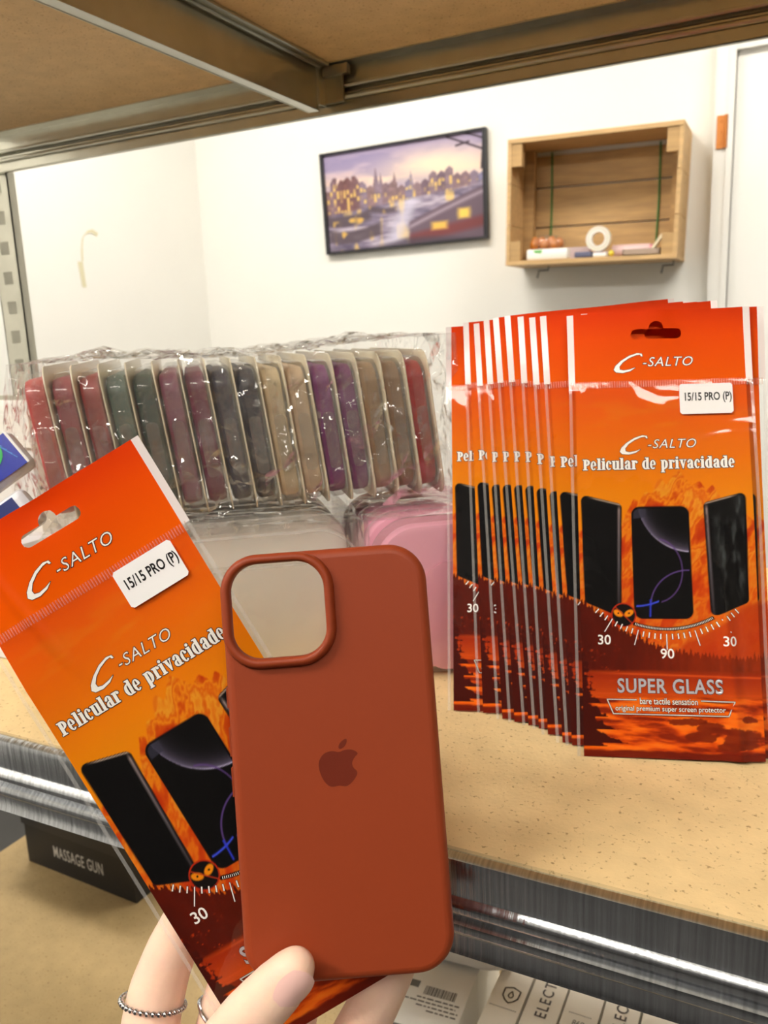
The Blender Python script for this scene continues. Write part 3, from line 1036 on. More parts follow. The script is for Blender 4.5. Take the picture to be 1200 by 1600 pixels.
# ------------------------------------------------------------------ picture and crate on the back wall
def canal_art(S, T):
    """Evening canal town: S 0..1 to the right, T 0..1 down."""
    sky = ramp(T, [(0, (150, 138, 178)), (.18, (188, 168, 190)), (.32, (236, 206, 190)), (.42, (214, 190, 196))])
    c = fbm(S * 5, T * 9, 7)
    img = lay(sky, (132, 124, 170), np.clip((c - .5) * 3, 0, .6))
    img = lay(img, (255, 230, 200), np.exp(-((S - .70) / .28) ** 2 - ((T - .25) / .14) ** 2) * .85)
    step = np.floor(S * 21)
    fr = (S * 21) % 1
    top = .42 - .11 * _vn(step * 1.7, step * 0, 5) - .13 * np.exp(-((S - .15) / .10) ** 2) - .05 * np.exp(-((S - .8) / .1) ** 2) + .06 * np.abs(fr - .5)
    for sx, sh_ in ((.345, .20), (.46, .27), (.375, .26), (.56, .29)):
        top = np.minimum(top, sh_ + np.abs(S - sx) * 9)
    bl = cov(top - T, .014)
    bc = ramp(_vn(step * 3.1, step * 0 + 1, 9), [(0, (112, 92, 112)), (.5, (140, 112, 116)), (1, (128, 122, 156))])
    bc = lay(bc, (112, 66, 64), np.exp(-((S - .14) / .09) ** 2) * .8)
    bc = bc * (.84 + .32 * fbm(S * 40, T * 30, 12))[..., None]
    img = img * (1 - bl[..., None]) + bc * bl[..., None]
    lit = _vn(np.floor(S * 46) * 1.3, np.floor(T * 26) * 1.7, 15) * (.6 + .6 * fbm(S * 7, T * 5, 33))
    wn = np.clip((lit - .50) * 7, 0, 1) * np.where((T > top + .06) & (T < .60), 1, 0) * cov(np.abs(((S * 46) % 1) - .5) - .34, .2)
    img = lay(img, (246, 206, 110), wn * .8)
    bank = .62 - .14 * S
    wa = cov(bank - T, .03)
    wat = ramp(fbm(S * 9, T * 26, 19), [(.3, (92, 82, 108)), (.5, (138, 126, 150)), (.7, (190, 178, 196))])
    img = img * (1 - wa[..., None]) + wat * wa[..., None]
    img = lay(img, (246, 204, 112), np.clip((_vn(S * 30, T * 7, 25) - .74) * 5, 0, .7) * wa)
    img = lay(img, (214, 210, 232), np.exp(-((S - .45 - .32 * (.9 - T)) / .06) ** 2) * wa * .75)
    for x0, y0, x1, hh_ in ((.0, .66, .30, .10), (.02, .82, .36, .12), (.30, .60, .46, .05)):
        yy = y0 + .03 * np.sin((S - x0) * 12)
        lb = cov(np.maximum(np.abs(T - yy) - hh_ * .5, np.maximum(x0 - S, S - x1)), .03)
        img = lay(img, (84, 70, 80), lb * .85)
        img = lay(img, (240, 190, 84), lb * np.clip((_vn(S * 34, T * 16, 29) - .72) * 6, 0, .8))
    deck = .50 + .62 * np.clip(1 - S, 0, 1) ** 1.1
    rb = cov(np.maximum(deck - T, .54 - S), .02)
    img = lay(img, (104, 86, 102), rb)
    img = lay(img, (168, 152, 168), rb * np.exp(-((T - deck - .05) / .02) ** 2) * .8)
    img = lay(img, (118, 56, 62), rb * cov(np.abs(T - .82 - .25 * (1 - S)) - .05, .05))
    img = lay(img, (250, 208, 96), rb * cov(np.maximum(np.abs(S - .865) - .035 + .1 * np.abs(T - .74), np.abs(T - .74) - .045), .03))
    img = lay(img, (236, 188, 88), rb * cov(np.maximum(np.abs(S - .72) - .045, np.abs(T - .83) - .035), .03))
    img = lay(img, (70, 60, 76), cov(.95 + .03 * np.sin(S * 8) - T, .05) * .8)
    for a, b, cc, dd in ((1.0, .20, .78, .03), (1.0, .10, .86, .0), (.97, .35, .99, .0), (.9, .1, .83, .12)):
        t = np.clip(((S - a) * (cc - a) + (T - b) * (dd - b)) / ((cc - a) ** 2 + (dd - b) ** 2), 0, 1)
        img = lay(img, (58, 44, 58), cov(np.hypot(S - a - t * (cc - a), (T - b - t * (dd - b)) * .6) - .006, .006))
    return img


pq = [Vector((-1.726, 2.985, CZ + .690)), Vector((-1.0435, 2.985, CZ + .697)), Vector((-1.0415, 2.985, CZ + .3215)), Vector((-1.716, 2.985, CZ + .3145))]
pt = thing('framed_picture', 'black-framed print of a canal town at dusk on the white wall', 'picture', loc=(-1.384, 2.98, CZ + .31))
nu, nv = 260, 144
SS, TT = np.meshgrid(np.linspace(0, 1, nu), np.linspace(0, 1, nv))
co = ((1 - SS) * (1 - TT))[..., None] * np.array(pq[0]) + (SS * (1 - TT))[..., None] * np.array(pq[1]) \
    + (SS * TT)[..., None] * np.array(pq[2]) + ((1 - SS) * TT)[..., None] * np.array(pq[3])
me = bpy.data.meshes.new('canvas_print')
idx = np.arange(nu * nv).reshape(nv, nu)
qd = np.stack([idx[1:, :-1], idx[1:, 1:], idx[:-1, 1:], idx[:-1, :-1]], -1).reshape(-1, 4)
me.from_pydata(co.reshape(-1, 3).tolist(), [], qd.tolist())
c = np.clip(canal_art(SS, TT) / 255, 0, 1)
c = np.where(c <= .04045, c / 12.92, ((c + .055) / 1.055) ** 2.4)
at_ = me.color_attributes.new('ink', 'FLOAT_COLOR', 'POINT')
at_.data.foreach_set('color', np.concatenate([c, np.ones((nv, nu, 1))], -1).astype(np.float32).ravel())
me.materials.append(M_PAINTING)
o = bpy.data.objects.new('canvas_print', me); COL.objects.link(o); o.parent = pt; o.matrix_world = Matrix.Identity(4)
mb = MB()
for i in range(4):
    a, b = pq[i], pq[(i + 1) % 4]
    cen = sum(pq, Vector()) / 4
    ia, ib = a + (cen - a).normalized() * .016, b + (cen - b).normalized() * .016
    vs = [(p.x, y, p.z) for y in (2.975, 2.999) for p in (a, b, ib, ia)]
    mb.add(vs, [(0, 1, 2, 3), (4, 7, 6, 5), (0, 4, 5, 1), (1, 5, 6, 2), (2, 6, 7, 3), (3, 7, 4, 0)])
mb.build('frame', M_FRAME, pt, M=Matrix.Identity(4))

# crate: x0..x1, front y = 2.8, back on the wall; its left side hangs a touch higher
cr = thing('wooden_crate', 'open pine crate hung on the white wall as a shelf', 'crate',
           M=Matrix.Translation((-.641, 2.8, CZ + .200)) @ Matrix.Rotation(R(1.6), 4, 'Y'))
HX, HZ, DP = .276, .398, .197
for nm, x0, x1, z0, z1 in (('bottom_board', -HX, HX, 0, .014), ('top_board', -HX, HX, HZ - .014, HZ)):
    MB().box(x0, x1, 0, DP, z0, z1).build(nm, M_WOOD, cr)
for s in (-1, 1):
    xa, xb = sorted((s * HX, s * (HX - .013)))
    for z0, z1, in ((.0145, .129), (.131, .260), (.262, HZ - .0145)):
        MB().box(xa, xb, .002, DP - .002, z0, z1).build('side_board', M_WOOD, cr)
    xa, xb = sorted((s * (HX - .0135), s * (HX - .048)))
    MB().box(xa, xb, .004, .036, HZ - .085, HZ - .015).build('corner_block', M_WOODD, cr)
    MB().box(xa, xb, .004, .036, .015, .078).build('corner_block', M_WOODD, cr)
    MB().box(xa, xb, DP - .045, DP - .014, .015, HZ - .015).build('corner_post', M_WOODD, cr)
for z0, z1 in ((.016, .132), (.138, .262), (.268, HZ - .030)):
    MB().box(-HX + .014, HX - .014, DP - .012, DP, z0, z1).build('back_board', M_WOODD, cr)
for x in (-.176, .182):
    MB().tube([(x, DP - .0145, HZ - .02), (x + .004, DP - .0145, .2), (x + .002, DP - .0145, .02)], .0035, 6).build('green_cord', M_GREEN, cr)
for x in (-.185, .225):
    MB().tube([(x + .03, .10, -.002), (x + .03, .10, -.014), (x, .09, -.016), (x - .004, .085, -.040)], .0028, 6).build('wire_hook', M_DGREY, cr)
MB().box(.03, .085, DP - .03, DP - .002, HZ, HZ + .012).build('hanging_plate', M_DGREY, cr)
CM = cr.matrix_world


def in_crate(x, y, z):
    return CM @ Vector((x, y, z))


# things lying in the crate
t = thing('tape_roll', 'roll of clear tape standing on edge in the wall crate', 'tape', M=CM @ Matrix.Translation((.018, .075, .0350)))
mb = MB(); n = 28
prof = [(.040, -.012), (.040, .012), (.026, .012), (.026, -.012)]
mb.loft([[(r_ * math.cos(a), y, .041 + r_ * math.sin(a)) for r_, y in prof] for a in (2 * math.pi * k / n for k in range(n + 1))])
mb.build('tape_winding', mat('frosted_tape', (226, 222, 210), rough=0.3, sss=0.3), t, smooth=True)
mb = MB(); prof = [(.0258, -.013), (.0258, .013), (.022, .013), (.022, -.013)]
mb.loft([[(r_ * math.cos(a), y, .041 + r_ * math.sin(a)) for r_, y in prof] for a in (2 * math.pi * k / n for k in range(n + 1))])
mb.build('tape_core', M_WHITE, t, smooth=True)
t = thing('snack_bag', 'small amber bag of food at the left of the wall crate', 'bag', M=CM @ Matrix.Translation((-.163, .108, .0452)) @ Matrix.Scale(.88, 4))
mb = MB()
for i in range(9):
    mb.ball((-.048 + .013 * (i % 8), .012 * ((i * 5) % 3 - 1), .026 + .006 * ((i * 7) % 3)), (.018, .02, .022), 12, 8)
mb.build('bag_contents', mat('amber_food', (206, 122, 40), rough=0.3, coat=0.6), t, smooth=True)
mb = MB(); mb.ball((0, 0, .032), (.072, .038, .032), 20, 12)
mb.build('clear_bag', M_BLISTER, t, smooth=True)
ob = MB().box(-.062, .062, -.036, .036, 0, .030).build('flat_carton', mat('buff_card', (206, 186, 156), rough=.6), M=CM @ Matrix.Translation((-.163, .108, .0146)))
tag(ob, 'flat buff carton under the amber bag in the wall crate', 'carton')
ob = MB().box(-.034, .034, -.018, .018, 0, .020).build('flat_carton', mat('grey_lilac_card', (186, 176, 186), rough=.6), M=CM @ Matrix.Translation((.018, .075, .0146)))
tag(ob, 'flat grey carton under the roll of tape in the wall crate', 'carton')
t = thing('tissue_packet', 'white packet with a green patch at the front of the wall crate', 'packet', M=CM @ Matrix.Translation((-.137, .03, .0146)))
mb = MB(); rbox(mb, .070, .020, .006, 0, .034, .005)
mb.build('packet_body', M_WHITE, t, smooth=True)
MB().add([(-.042, -.0203, .022), (-.020, -.0203, .020), (-.014, -.0203, .031), (-.046, -.0203, .031)], [(0, 1, 2, 3)]).build('green_print', mat('green_ink', (110, 186, 96), rough=.4), t)
ob = MB().box(-.04, .04, -.02, .02, 0, .042).build('small_carton', mat('lilac_card', (196, 178, 182), rough=.5), M=CM @ Matrix.Translation((-.058, .125, .0146)))
tag(ob, 'pale lilac carton behind the white packet in the wall crate', 'carton')
mb = MB(); rbox(mb, .028, .018, .004, 0, .018, .003)
tag(mb.build('fabric_bundle', mat('slate_cloth', (104, 106, 132), rough=.8, bump=.6, bump_scale=60), M=CM @ Matrix.Translation((-.015, .018, .0146)), smooth=True),
    'small slate blue bundle between white packet and yellow lid', 'bundle')
mb = MB(); rbox(mb, .022, .012, .003, 0, .012, .003)
tag(mb.build('soap_bar', M_WHITE, M=CM @ Matrix.Translation((.037, .018, .0146)), smooth=True), 'small white bar beside the yellow lid in the wall crate', 'bar')
mb = MB(); mb.ball((0, 0, .010), (.010, .010, .010))
tag(mb.build('bottle_lid', mat('yellow_plastic', (226, 204, 66), rough=.35), M=CM @ Matrix.Translation((.072, .02, .0146)), smooth=True), 'tiny yellow lid in the middle of the wall crate', 'lid')
t = thing('wrapping_roll', 'pale pink roll lying along the back of the wall crate', 'roll', M=CM @ Matrix.Translation((.118, .125, .0146)))
mb = MB(); mb.tube([(-.062, 0, .022), (.058, 0, .022)], .0215, 16); mb.build('roll_body', mat('pale_pink_foil', (226, 196, 196), rough=.3), t, smooth=True)
mb = MB(); mb.tube([(.0585, 0, .022), (.0655, 0, .022)], .019, 16); mb.build('roll_end', mat('pink_plastic', (236, 160, 176), rough=.35), t, smooth=True)
t = thing('grey_tray', 'shallow grey tray of odds and ends at the right of the wall crate', 'tray', M=CM @ Matrix.Translation((.165, .05, .0146)))
MB().box(-.058, .058, -.03, .03, 0, .004).box(-.058, .058, -.03, -.027, 0, .02).box(-.058, .058, .027, .03, 0, .02).box(-.058, -.055, -.03, .03, 0, .02).box(.055, .058, -.03, .03, 0, .02) \
    .build('tray_body', mat('taupe_plastic', (168, 150, 136), rough=.5), t)
MB().box(-.004, .004, -.012, .012, .0, .07, M=Matrix.Translation((.02, .0, .005)) @ Matrix.Rotation(R(35), 4, 'Y')).build('folded_card', M_CREAM, t)

# ------------------------------------------------------------------ orange sleeves standing on the shelf
def sleeve_matrix(bx, by, yaw, lean, roll, bz=SH + .0006):
    p, l, q = R(yaw), R(lean), R(roll)
    X, N, Z = Vector((math.cos(p), math.sin(p), 0)), Vector((math.sin(p), -math.cos(p), 0)), Vector((0, 0, 1))
    Y = math.cos(l) * Z - math.sin(l) * N
    N = math.cos(l) * N + math.sin(l) * Z
    X, Y = math.cos(q) * X + math.sin(q) * Y, -math.sin(q) * X + math.cos(q) * Y
    o = Vector((bx, by, bz)) + X * (BW / 2000)        # the given corner is the lower left one
    return frame(o, X, Y, N)


GB = 'orange screen protector packets standing on the shelf'
rows = [(-.163, .390, 21.6, .6, 'orange screen protector packet at the very back of the standing fan, farthest left'),
        (-.147, .393, 20.0, 2.0, 'orange screen protector packet second from the left in the standing fan'),
        (-.135, .390, 20.5, 3.1, 'orange screen protector packet third from the left in the standing fan'),
        (-.128, .389, 19.4, 3.2, 'orange screen protector packet fourth from the left in the standing fan'),
        (-.120, .388, 18.4, 3.7, 'orange screen protector packet fifth from the left in the standing fan'),
        (-.114, .3865, 17.9, 3.4, 'orange screen protector packet sixth from the left in the standing fan'),
        (-.108, .382, 18.6, 2.7, 'orange screen protector packet seventh from the left in the standing fan'),
        (-.099, .3765, 19.2, 2.9, 'orange screen protector packet eighth from the left, two behind the front one'),
        (-.094, .3755, 18.9, 2.6, 'orange screen protector packet whose left edge shows directly beside the front packet')]
front = thing('screen_protector_packet', 'front orange screen protector packet standing on the shelf, fully visible with its white sticker', 'packet',
              M=sleeve_matrix(-.086, .367, 17.8, 19.0, .45), group=GB)
Sleeve(warp_front).build(front)
proto = None
SR = Sleeve(warp_row)
for (bx, by, ln, rl_, lab) in rows:
    M_ = sleeve_matrix(bx, by, 17.8, ln, rl_)
    if proto is None:
        proto = thing('screen_protector_packet', lab, 'packet', M=M_, group=GB)
        SR.build(proto)
    else:
        c_ = copy_tree(proto)
        c_.matrix_world = M_
        c_['label'] = lab
c_ = copy_tree(proto)
c_.matrix_world = sleeve_matrix(-.0832, .3732, 17.8, 18.9, -.3)
c_['label'] = 'orange screen protector packet directly behind the front one, sticking out on its right side'

# ------------------------------------------------------------------ sleeve and phone case in the hand
X_, Y_, N_ = Vector((.7454, .4614, .4811)), Vector((-.5131, -.0637, .8560)), Vector((.4256, -.8849, .1893))
KH = 1.022
tc_ = Vector((-.1963, .2197, -.1498)) * KH + Vector((0, 0, CZ))
held = thing('screen_protector_packet', 'orange screen protector packet held tilted in the hand behind the phone case', 'packet',
             M=frame(tc_ - Y_ * (BH / 2000 * KH), X_, Y_, N_))
Sleeve(warp_held, KH).build(held)

CX_, CY_, CN_ = Vector((.8849, .4647, .0329)), Vector((-.1548, .2266, .9616)), Vector((.4394, -.8560, .2725))
KC = .985
cc = Vector((-.13955, .22984, -.14811)) * KC + Vector((0, 0, CZ))
case = thing('phone_case', 'terracotta silicone phone case held upright in the hand', 'phone case', M=frame(cc, CX_, CY_, CN_))
W2, H2, RR = .0745 / 2 * KC, .1515 / 2 * KC, .0135
hcx, hcy, hw, hh, hr = -.0167 * KC, .0553 * KC, .0168 * KC, .0169 * KC, .0098
NS = 12
mb = MB()
outer = lambda i, z: [(x, y, z) for x, y in rrect(W2 - i, H2 - i, RR - i, NS)]
camo = lambda i, z: [(x, y, z) for x, y in rrect(hw + i, hh + i, hr + i, NS, hcx, hcy)]
e = .0032
prof = [(e * (1 - math.sin(a)), -e * (1 - math.cos(a))) for a in (math.pi / 2 * k / 6 for k in range(7))]
rim_e = .0036
mb.loft([outer(i, z) for i, z in prof] + [outer(0, -.0085), outer(.0004, -.0094), outer(.0012, -.0096), outer(.0018, -.0088), outer(.0018, -.002), outer(.0030, -.0016)])
# back plate with the camera opening
o2 = [(x, y) for x, y in rrect(W2 - e, H2 - e, RR - e, NS)]
i2 = [(x, y) for x, y in rrect(hw + rim_e, hh + rim_e, hr + rim_e, NS, hcx, hcy)]
# the rim nearly meets the left and top edge: keep it inside the flat field
i2 = [(max(x, -W2 + e + .0001), min(y, H2 - e - .0001)) for x, y in i2]
tri = tessellate_polygon([[Vector((a, b, 0)) for a, b in o2], [Vector((a, b, 0)) for a, b in reversed(i2)]])
pts = o2 + list(reversed(i2))
mb.add([(a, b, 0) for a, b in pts], [tuple(t_) for t_ in tri])
rimp = [(rim_e, 0), (rim_e - .0002, .0012), (rim_e - .0008, .0025), (rim_e - .0016, .0030), (.0010, .0030), (.0004, .0025), (.0001, .0012), (0, -.0016), (.0002, -.0020), (.0030, -.0020)]
lo = []
for i, z in rimp:
    l = camo(i, z)
    if i > .0030 and z <= 0.0009:
        l = [(max(x, -W2 + e * .4), min(y, H2 - e * .4), zz) for x, y, zz in l]
    lo.append(l)
mb.loft(lo)
body = mb.build('case_shell', M_CASE, case, smooth=True, sharp=50)
# lining of the inside
mb = MB()
o3 = rrect(W2 - .0018, H2 - .0018, RR - .0018, NS)
i3 = rrect(hw + .0004, hh + .0004, hr + .0004, NS, hcx, hcy)
tri = tessellate_polygon([[Vector((a, b, 0)) for a, b in o3], [Vector((a, b, 0)) for a, b in reversed(i3)]])
mb.add([(a, b, -.0021) for a, b in o3 + list(reversed(i3))], [tuple(t_) for t_ in tri])
mb.build('case_lining', M_CASEIN, case)
mb = MB()
for y0, y1 in ((.028, .021), (.014, .004), (.000, -.010)):
    mb.box(-W2 - .0007, -W2 + .0003, y1, y0, -.0065, -.0035)
mb.build('side_buttons', M_CASE, case)
body_pts = [[1.38, 3.32], [3.44, 4.18], [5.83, 4.08], [7.45, 3.24], [8.1, 2.33], [6.59, 1.34], [5.66, -0.31], [5.76, -2.2], [7.55, -3.91], [6.78, -5.65], [4.96, -7.62],
            [3.26, -8.75], [1.71, -8.47], [0.54, -8.14], [-1.73, -8.6], [-3.43, -7.99], [-5.02, -5.75], [-6.08, -2.69], [-6.28, 0.07], [-5.5, 1.97], [-3.95, 3.5], [-1.76, 4.04], [-0.18, 3.83]]
leaf_pts = [[1.29, 4.27], [1.24, 5.77], [2.31, 7.18], [4.38, 8.2], [4.35, 6.71], [3.27, 5.06]]


def smooth2(p, it=2):
    for _ in range(it):
        q = []
        n = len(p)
        for i in range(n):
            a, b = p[i], p[(i + 1) % n]
            q += [[a[0] * .75 + b[0] * .25, a[1] * .75 + b[1] * .25], [a[0] * .25 + b[0] * .75, a[1] * .25 + b[1] * .75]]
        p = q
    return p


mb = MB()
for P in (body_pts, leaf_pts):
    vs, fs = poly2(smooth2(P))
    mb.add([(x * 1e-3 * KC, y * 1e-3 * KC, .00006) for x, y in vs], fs)
o = mb.build('emblem', M_EMBLEM, case)
o['label'] = 'darker bitten-fruit emblem'


# ------------------------------------------------------------------ the hand
def chain(mb, pts, flat=None, dens=.35):
    """Overlapping ellipsoids along a smooth path; pts = (point, half width, half thickness)."""
    P = [Vector(p[0]) for p in pts]
    n = len(P)
    for i in range(n - 1):
        p0, p1, p2, p3 = P[max(i - 1, 0)], P[i], P[i + 1], P[min(i + 2, n - 1)]
        L = (p2 - p1).length
        k = max(2, int(L / (min(pts[i][2], pts[i + 1][2]) * dens)))
        for j in range(k + (1 if i == n - 2 else 0)):
            t_ = j / k
            q = .5 * ((2 * p1) + (p2 - p0) * t_ + (2 * p0 - 5 * p1 + 4 * p2 - p3) * t_ ** 2 + (-p0 + 3 * p1 - 3 * p2 + p3) * t_ ** 3)
            tg = .5 * ((p2 - p0) + 2 * (2 * p0 - 5 * p1 + 4 * p2 - p3) * t_ + 3 * (-p0 + 3 * p1 - 3 * p2 + p3) * t_ ** 2)
            tg.normalize()
            s = t_ * t_ * (3 - 2 * t_)
            rw, rt = pts[i][1] * (1 - s) + pts[i + 1][1] * s, pts[i][2] * (1 - s) + pts[i + 1][2] * s
            nn = (flat if flat is not None else AX_F)
            nn = (nn - tg * nn.dot(tg)).normalized()
            sd = tg.cross(nn)
            mb.ball((0, 0, 0), (rw, rt, (rw + rt) / 2), 14, 9, M=frame(q, sd, nn, tg))


mb = MB()
D = at
thumb = [(D(464, 1508, .2745), .0066, .0055), (D(452, 1523, .2745), .0082, .0070), (D(432, 1545, .2750), .0094, .0080), (D(408, 1570, .2750), .0098, .0084),
         (D(376, 1606, .2752), .0102, .0088), (D(350, 1650, .278), .0110, .0100), (D(330, 1740, .287), .0140, .0140), (D(345, 1880, .305), .0180, .0170), (D(390, 2010, .325), .019, .017)]
chain(mb, thumb, flat=(AX_F + AX_R * .25).normalized())
index = [(D(400, 1275, .3300), .0062, .0058), (D(372, 1318, .3325), .0082, .0078), (D(330, 1375, .3365), .0092, .0090), (D(290, 1440, .3395), .0101, .0100), (D(262, 1500, .3395), .0110, .0108),
         (D(243, 1560, .3370), .0120, .0116), (D(234, 1625, .3330), .0124, .0120), (D(240, 1710, .3280), .0130, .0130), (D(330, 1990, .330), .0150, .0140)]
chain(mb, index)
middle = [(D(470, 1290, .3310), .0064, .0060), (D(445, 1350, .3340), .0086, .0080), (D(410, 1430, .3390), .0096, .0092), (D(375, 1510, .3420), .0104, .0100), (D(350, 1590, .3400), .0110, .0106),
          (D(345, 1680, .3370), .0120, .0120), (D(375, 1990, .335), .0150, .0140)]
chain(mb, middle)
ring = [(D(545, 1330, .3310), .0062, .0058), (D(520, 1400, .3345), .0084, .0080), (D(490, 1480, .3390), .0096, .0092), (D(462, 1570, .3410), .0102, .0100), (D(445, 1680, .3390), .0114, .0114),
        (D(430, 1990, .338), .0150, .0140)]
chain(mb, ring)
little = [(D(640, 1400, .3270), .0062, .0058), (D(632, 1450, .3290), .0082, .0078), (D(610, 1515, .3310), .0098, .0094), (D(578, 1580, .3320), .0106, .0102), (D(545, 1650, .3330), .0114, .0112),
          (D(515, 1740, .333), .0126, .0126), (D(480, 1990, .338), .0150, .0140)]
chain(mb, little)
palm = [(D(390, 1745, .335), .034, .0135), (D(395, 1850, .333), .036, .0160), (D(405, 1970, .333), .032, .0170), (D(410, 2070, .336), .027, .0190), (D(415, 2200, .338), .026, .0215),
        (D(425, 2420, .335), .029, .0260), (D(440, 2640, .320), .033, .0300)]
chain(mb, palm)
tmp = mb.build('hand_form', M_SKIN)
rm = tmp.modifiers.new('r', 'REMESH')
rm.mode = 'VOXEL'
rm.voxel_size = .0011
sm = tmp.modifiers.new('s', 'SMOOTH')
sm.factor = .5
sm.iterations = 12
dg = bpy.context.evaluated_depsgraph_get()
dg.update()
me = bpy.data.meshes.new_from_object(tmp.evaluated_get(dg))
bpy.data.objects.remove(tmp)
me.name = 'hand'
me.polygons.foreach_set('use_smooth', [True] * len(me.polygons))
me.materials.clear()
me.materials.append(M_SKIN)
hand = bpy.data.objects.new('person', me)
COL.objects.link(hand)
tag(hand, 'left hand of a person gripping the phone case and packet, thumb in front', 'person')
# thumbnail: a curved plate on the far side of the thumb tip
mb = MB()
tip, root_ = D(473, 1503, .2745), D(437, 1545, .2750)
ax = (tip - root_).normalized()
nn = (-AX_F * .93 + AX_R * .30 - AX_U * .12)
nn = (nn - ax * nn.dot(ax)).normalized()
sd = ax.cross(nn)
g = []
for i in range(13):
    a = -1 + 2 * i / 12
    for j in range(11):
        b = -1 + 2 * j / 10
        k = max(abs(a), abs(b)); l = math.hypot(a, b)
        f = (k / l if l > 1e-6 else 1) ** .8
        u_, v_ = a * f * .0058, b * f * .0072
        g.append(tip * .52 + root_ * .48 + sd * u_ + ax * v_ + nn * (.0077 - u_ * u_ * 62 - max(v_ - .001, 0) ** 2 * 36))
fs = [(i * 11 + j, i * 11 + j + 1, (i + 1) * 11 + j + 1, (i + 1) * 11 + j) for i in range(12) for j in range(10)]
o = mb.add(g, fs).build('thumbnail', M_NAIL, hand, smooth=True)
o['label'] = 'glossy pink thumbnail'
# rings
cen, axv = D(239, 1566, .3366), (D(243, 1530, .338) - D(236, 1610, .334)).normalized()
axv = (axv + AX_R * .10 - AX_U * .0).normalized()
s1 = (AX_R - axv * AX_R.dot(axv)).normalized(); s2 = axv.cross(s1)
mb = MB(); nb = 34
for k in range(nb):
    a = 2 * math.pi * k / nb
    p = cen + s1 * (math.cos(a) * .0128) + s2 * (math.sin(a) * .0124)
    mb.ball(p, .00125, 8, 6)
tag(mb.build('beaded_ring', M_SILVER, smooth=True), 'beaded silver ring on the index finger', 'ring')
cen, axv = D(352, 1592, .3400), (D(372, 1520, .342) - D(346, 1660, .338)).normalized()
axv = (axv + AX_R * .5).normalized()
s1 = (AX_R - axv * AX_R.dot(axv)).normalized(); s2 = axv.cross(s1)
mb = MB()
mb.tube([cen + s1 * (math.cos(a) * .0128) + s2 * (math.sin(a) * .0118) for a in (2 * math.pi * k / 40 for k in range(40))], .0009, 8, closed=True)
tag(mb.build('plain_ring', M_SILVER, smooth=True), 'plain thin silver ring on the middle finger', 'ring')

# ------------------------------------------------------------------ row of cases in a crinkled clear bag, standing on two clear trays
E_, NB = Vector((.7707, .6372, 0)), Vector((-.6372, .7707, 0))
ROW0 = Vector((-.182, .433, 0))


def rowp(e, dpt, z):
    return ROW0 + E_ * e + NB * dpt + Vector((0, 0, z))


cols = [('red', (196, 74, 70)), ('rose', (168, 76, 88)), ('brick red', (172, 62, 64)), ('grey green', (96, 118, 108)), ('dark green', (52, 76, 68)),
        ('mauve', (150, 86, 112)), ('burgundy', (128, 48, 84)), ('navy', (52, 54, 78)), ('dark navy', (44, 44, 64)), ('cream', (228, 208, 172)),
        ('pale peach', (230, 204, 172)), ('purple', (134, 42, 128)), ('deep purple', (122, 36, 116)), ('tan', (176, 146, 112)), ('brown beige', (162, 132, 104)), ('crimson', (186, 50, 56))]
KR, RD = 1.058, .027                        # the row stands back from the front of the trays
PW = .01356 * KR
labs = ['red phone case in clear blister at the left end of the bagged row', 'rose phone case in clear blister, second from the left in the bagged row',
        'brick red phone case in clear blister between rose and grey green ones', 'grey green phone case in clear blister in the bagged row',
        'dark green phone case in clear blister in the bagged row', 'mauve phone case in clear blister in the bagged row',
        'burgundy phone case in clear blister beside the navy ones', 'navy phone case in clear blister beside the burgundy one',
        'dark navy phone case in clear blister beside the cream ones', 'cream phone case in clear blister beside the dark navy one',
        'pale peach phone case in clear blister beside the purple ones', 'purple phone case in clear blister beside the pale peach one',
        'deep purple phone case in clear blister beside the tan ones', 'tan phone case in clear blister beside the deep purple one',
        'brown beige phone case in clear blister beside the crimson one', 'crimson phone case in clear blister at the right end of the bagged row']
Z0 = SH + .1040                               # the row stands on the trays below
pp = None
# pack: local X across the row, Y into the shelf, Z up; origin at the base
for i, ((cn, rgb), lab) in enumerate(zip(cols, labs)):
    e0 = -.2004 * KR + PW * i + .0100 - PW
    B = frame(rowp(e0, RD + .002, Z0), E_, NB, Vector((0, 0, 1))) @ Matrix.Rotation(R(-6.5), 4, 'Y')
    mc = mat('case_' + cn.replace(' ', '_'), rgb, rough=.45)
    if pp is None:
        pp = thing('phone_case_blister', lab, 'phone case pack', M=B, group='blister packs in the bagged row')
        A = Matrix(((0, 0, 1, 0), (1, 0, 0, .084), (0, 1, 0, .0452), (0, 0, 0, 1)))     # slab z -> X
        mb = MB(); rbox(mb, .083, .0447, .012, PW - .0011, PW - .0002, .0003, M=A)
        mb.build('backing_flange', M_CREAM, pp, smooth=True)
        mb = MB(); rbox(mb, .077, .0388, .012, .0010, PW - .0022, .0028, M=A)
        pc_ = mb.build('packed_case', mc, pp, smooth=True)
        mb = MB(); rbox(mb, .080, .0415, .013, .0002, PW - .0012, .0034, M=A, back=False)
        mb.build('clear_shell', M_BLISTER, pp, smooth=True)
        mb = MB(); rbox(mb, .0035, .017, .003, 0, .0007, .0003, M=Matrix(((1, 0, 0, .0068), (0, 0, 1, .0032), (0, 1, 0, .040), (0, 0, 0, 1))))
        mb.build('hanging_tab', M_BLISTER, pp, smooth=True)
    else:
        c_ = copy_tree(pp)
        c_.matrix_world = B
        c_['label'] = lab
        for ch in c_.children:
            if ch.name.startswith('packed_case'):
                ch.data = ch.data.copy()
                ch.data.materials[0] = mc


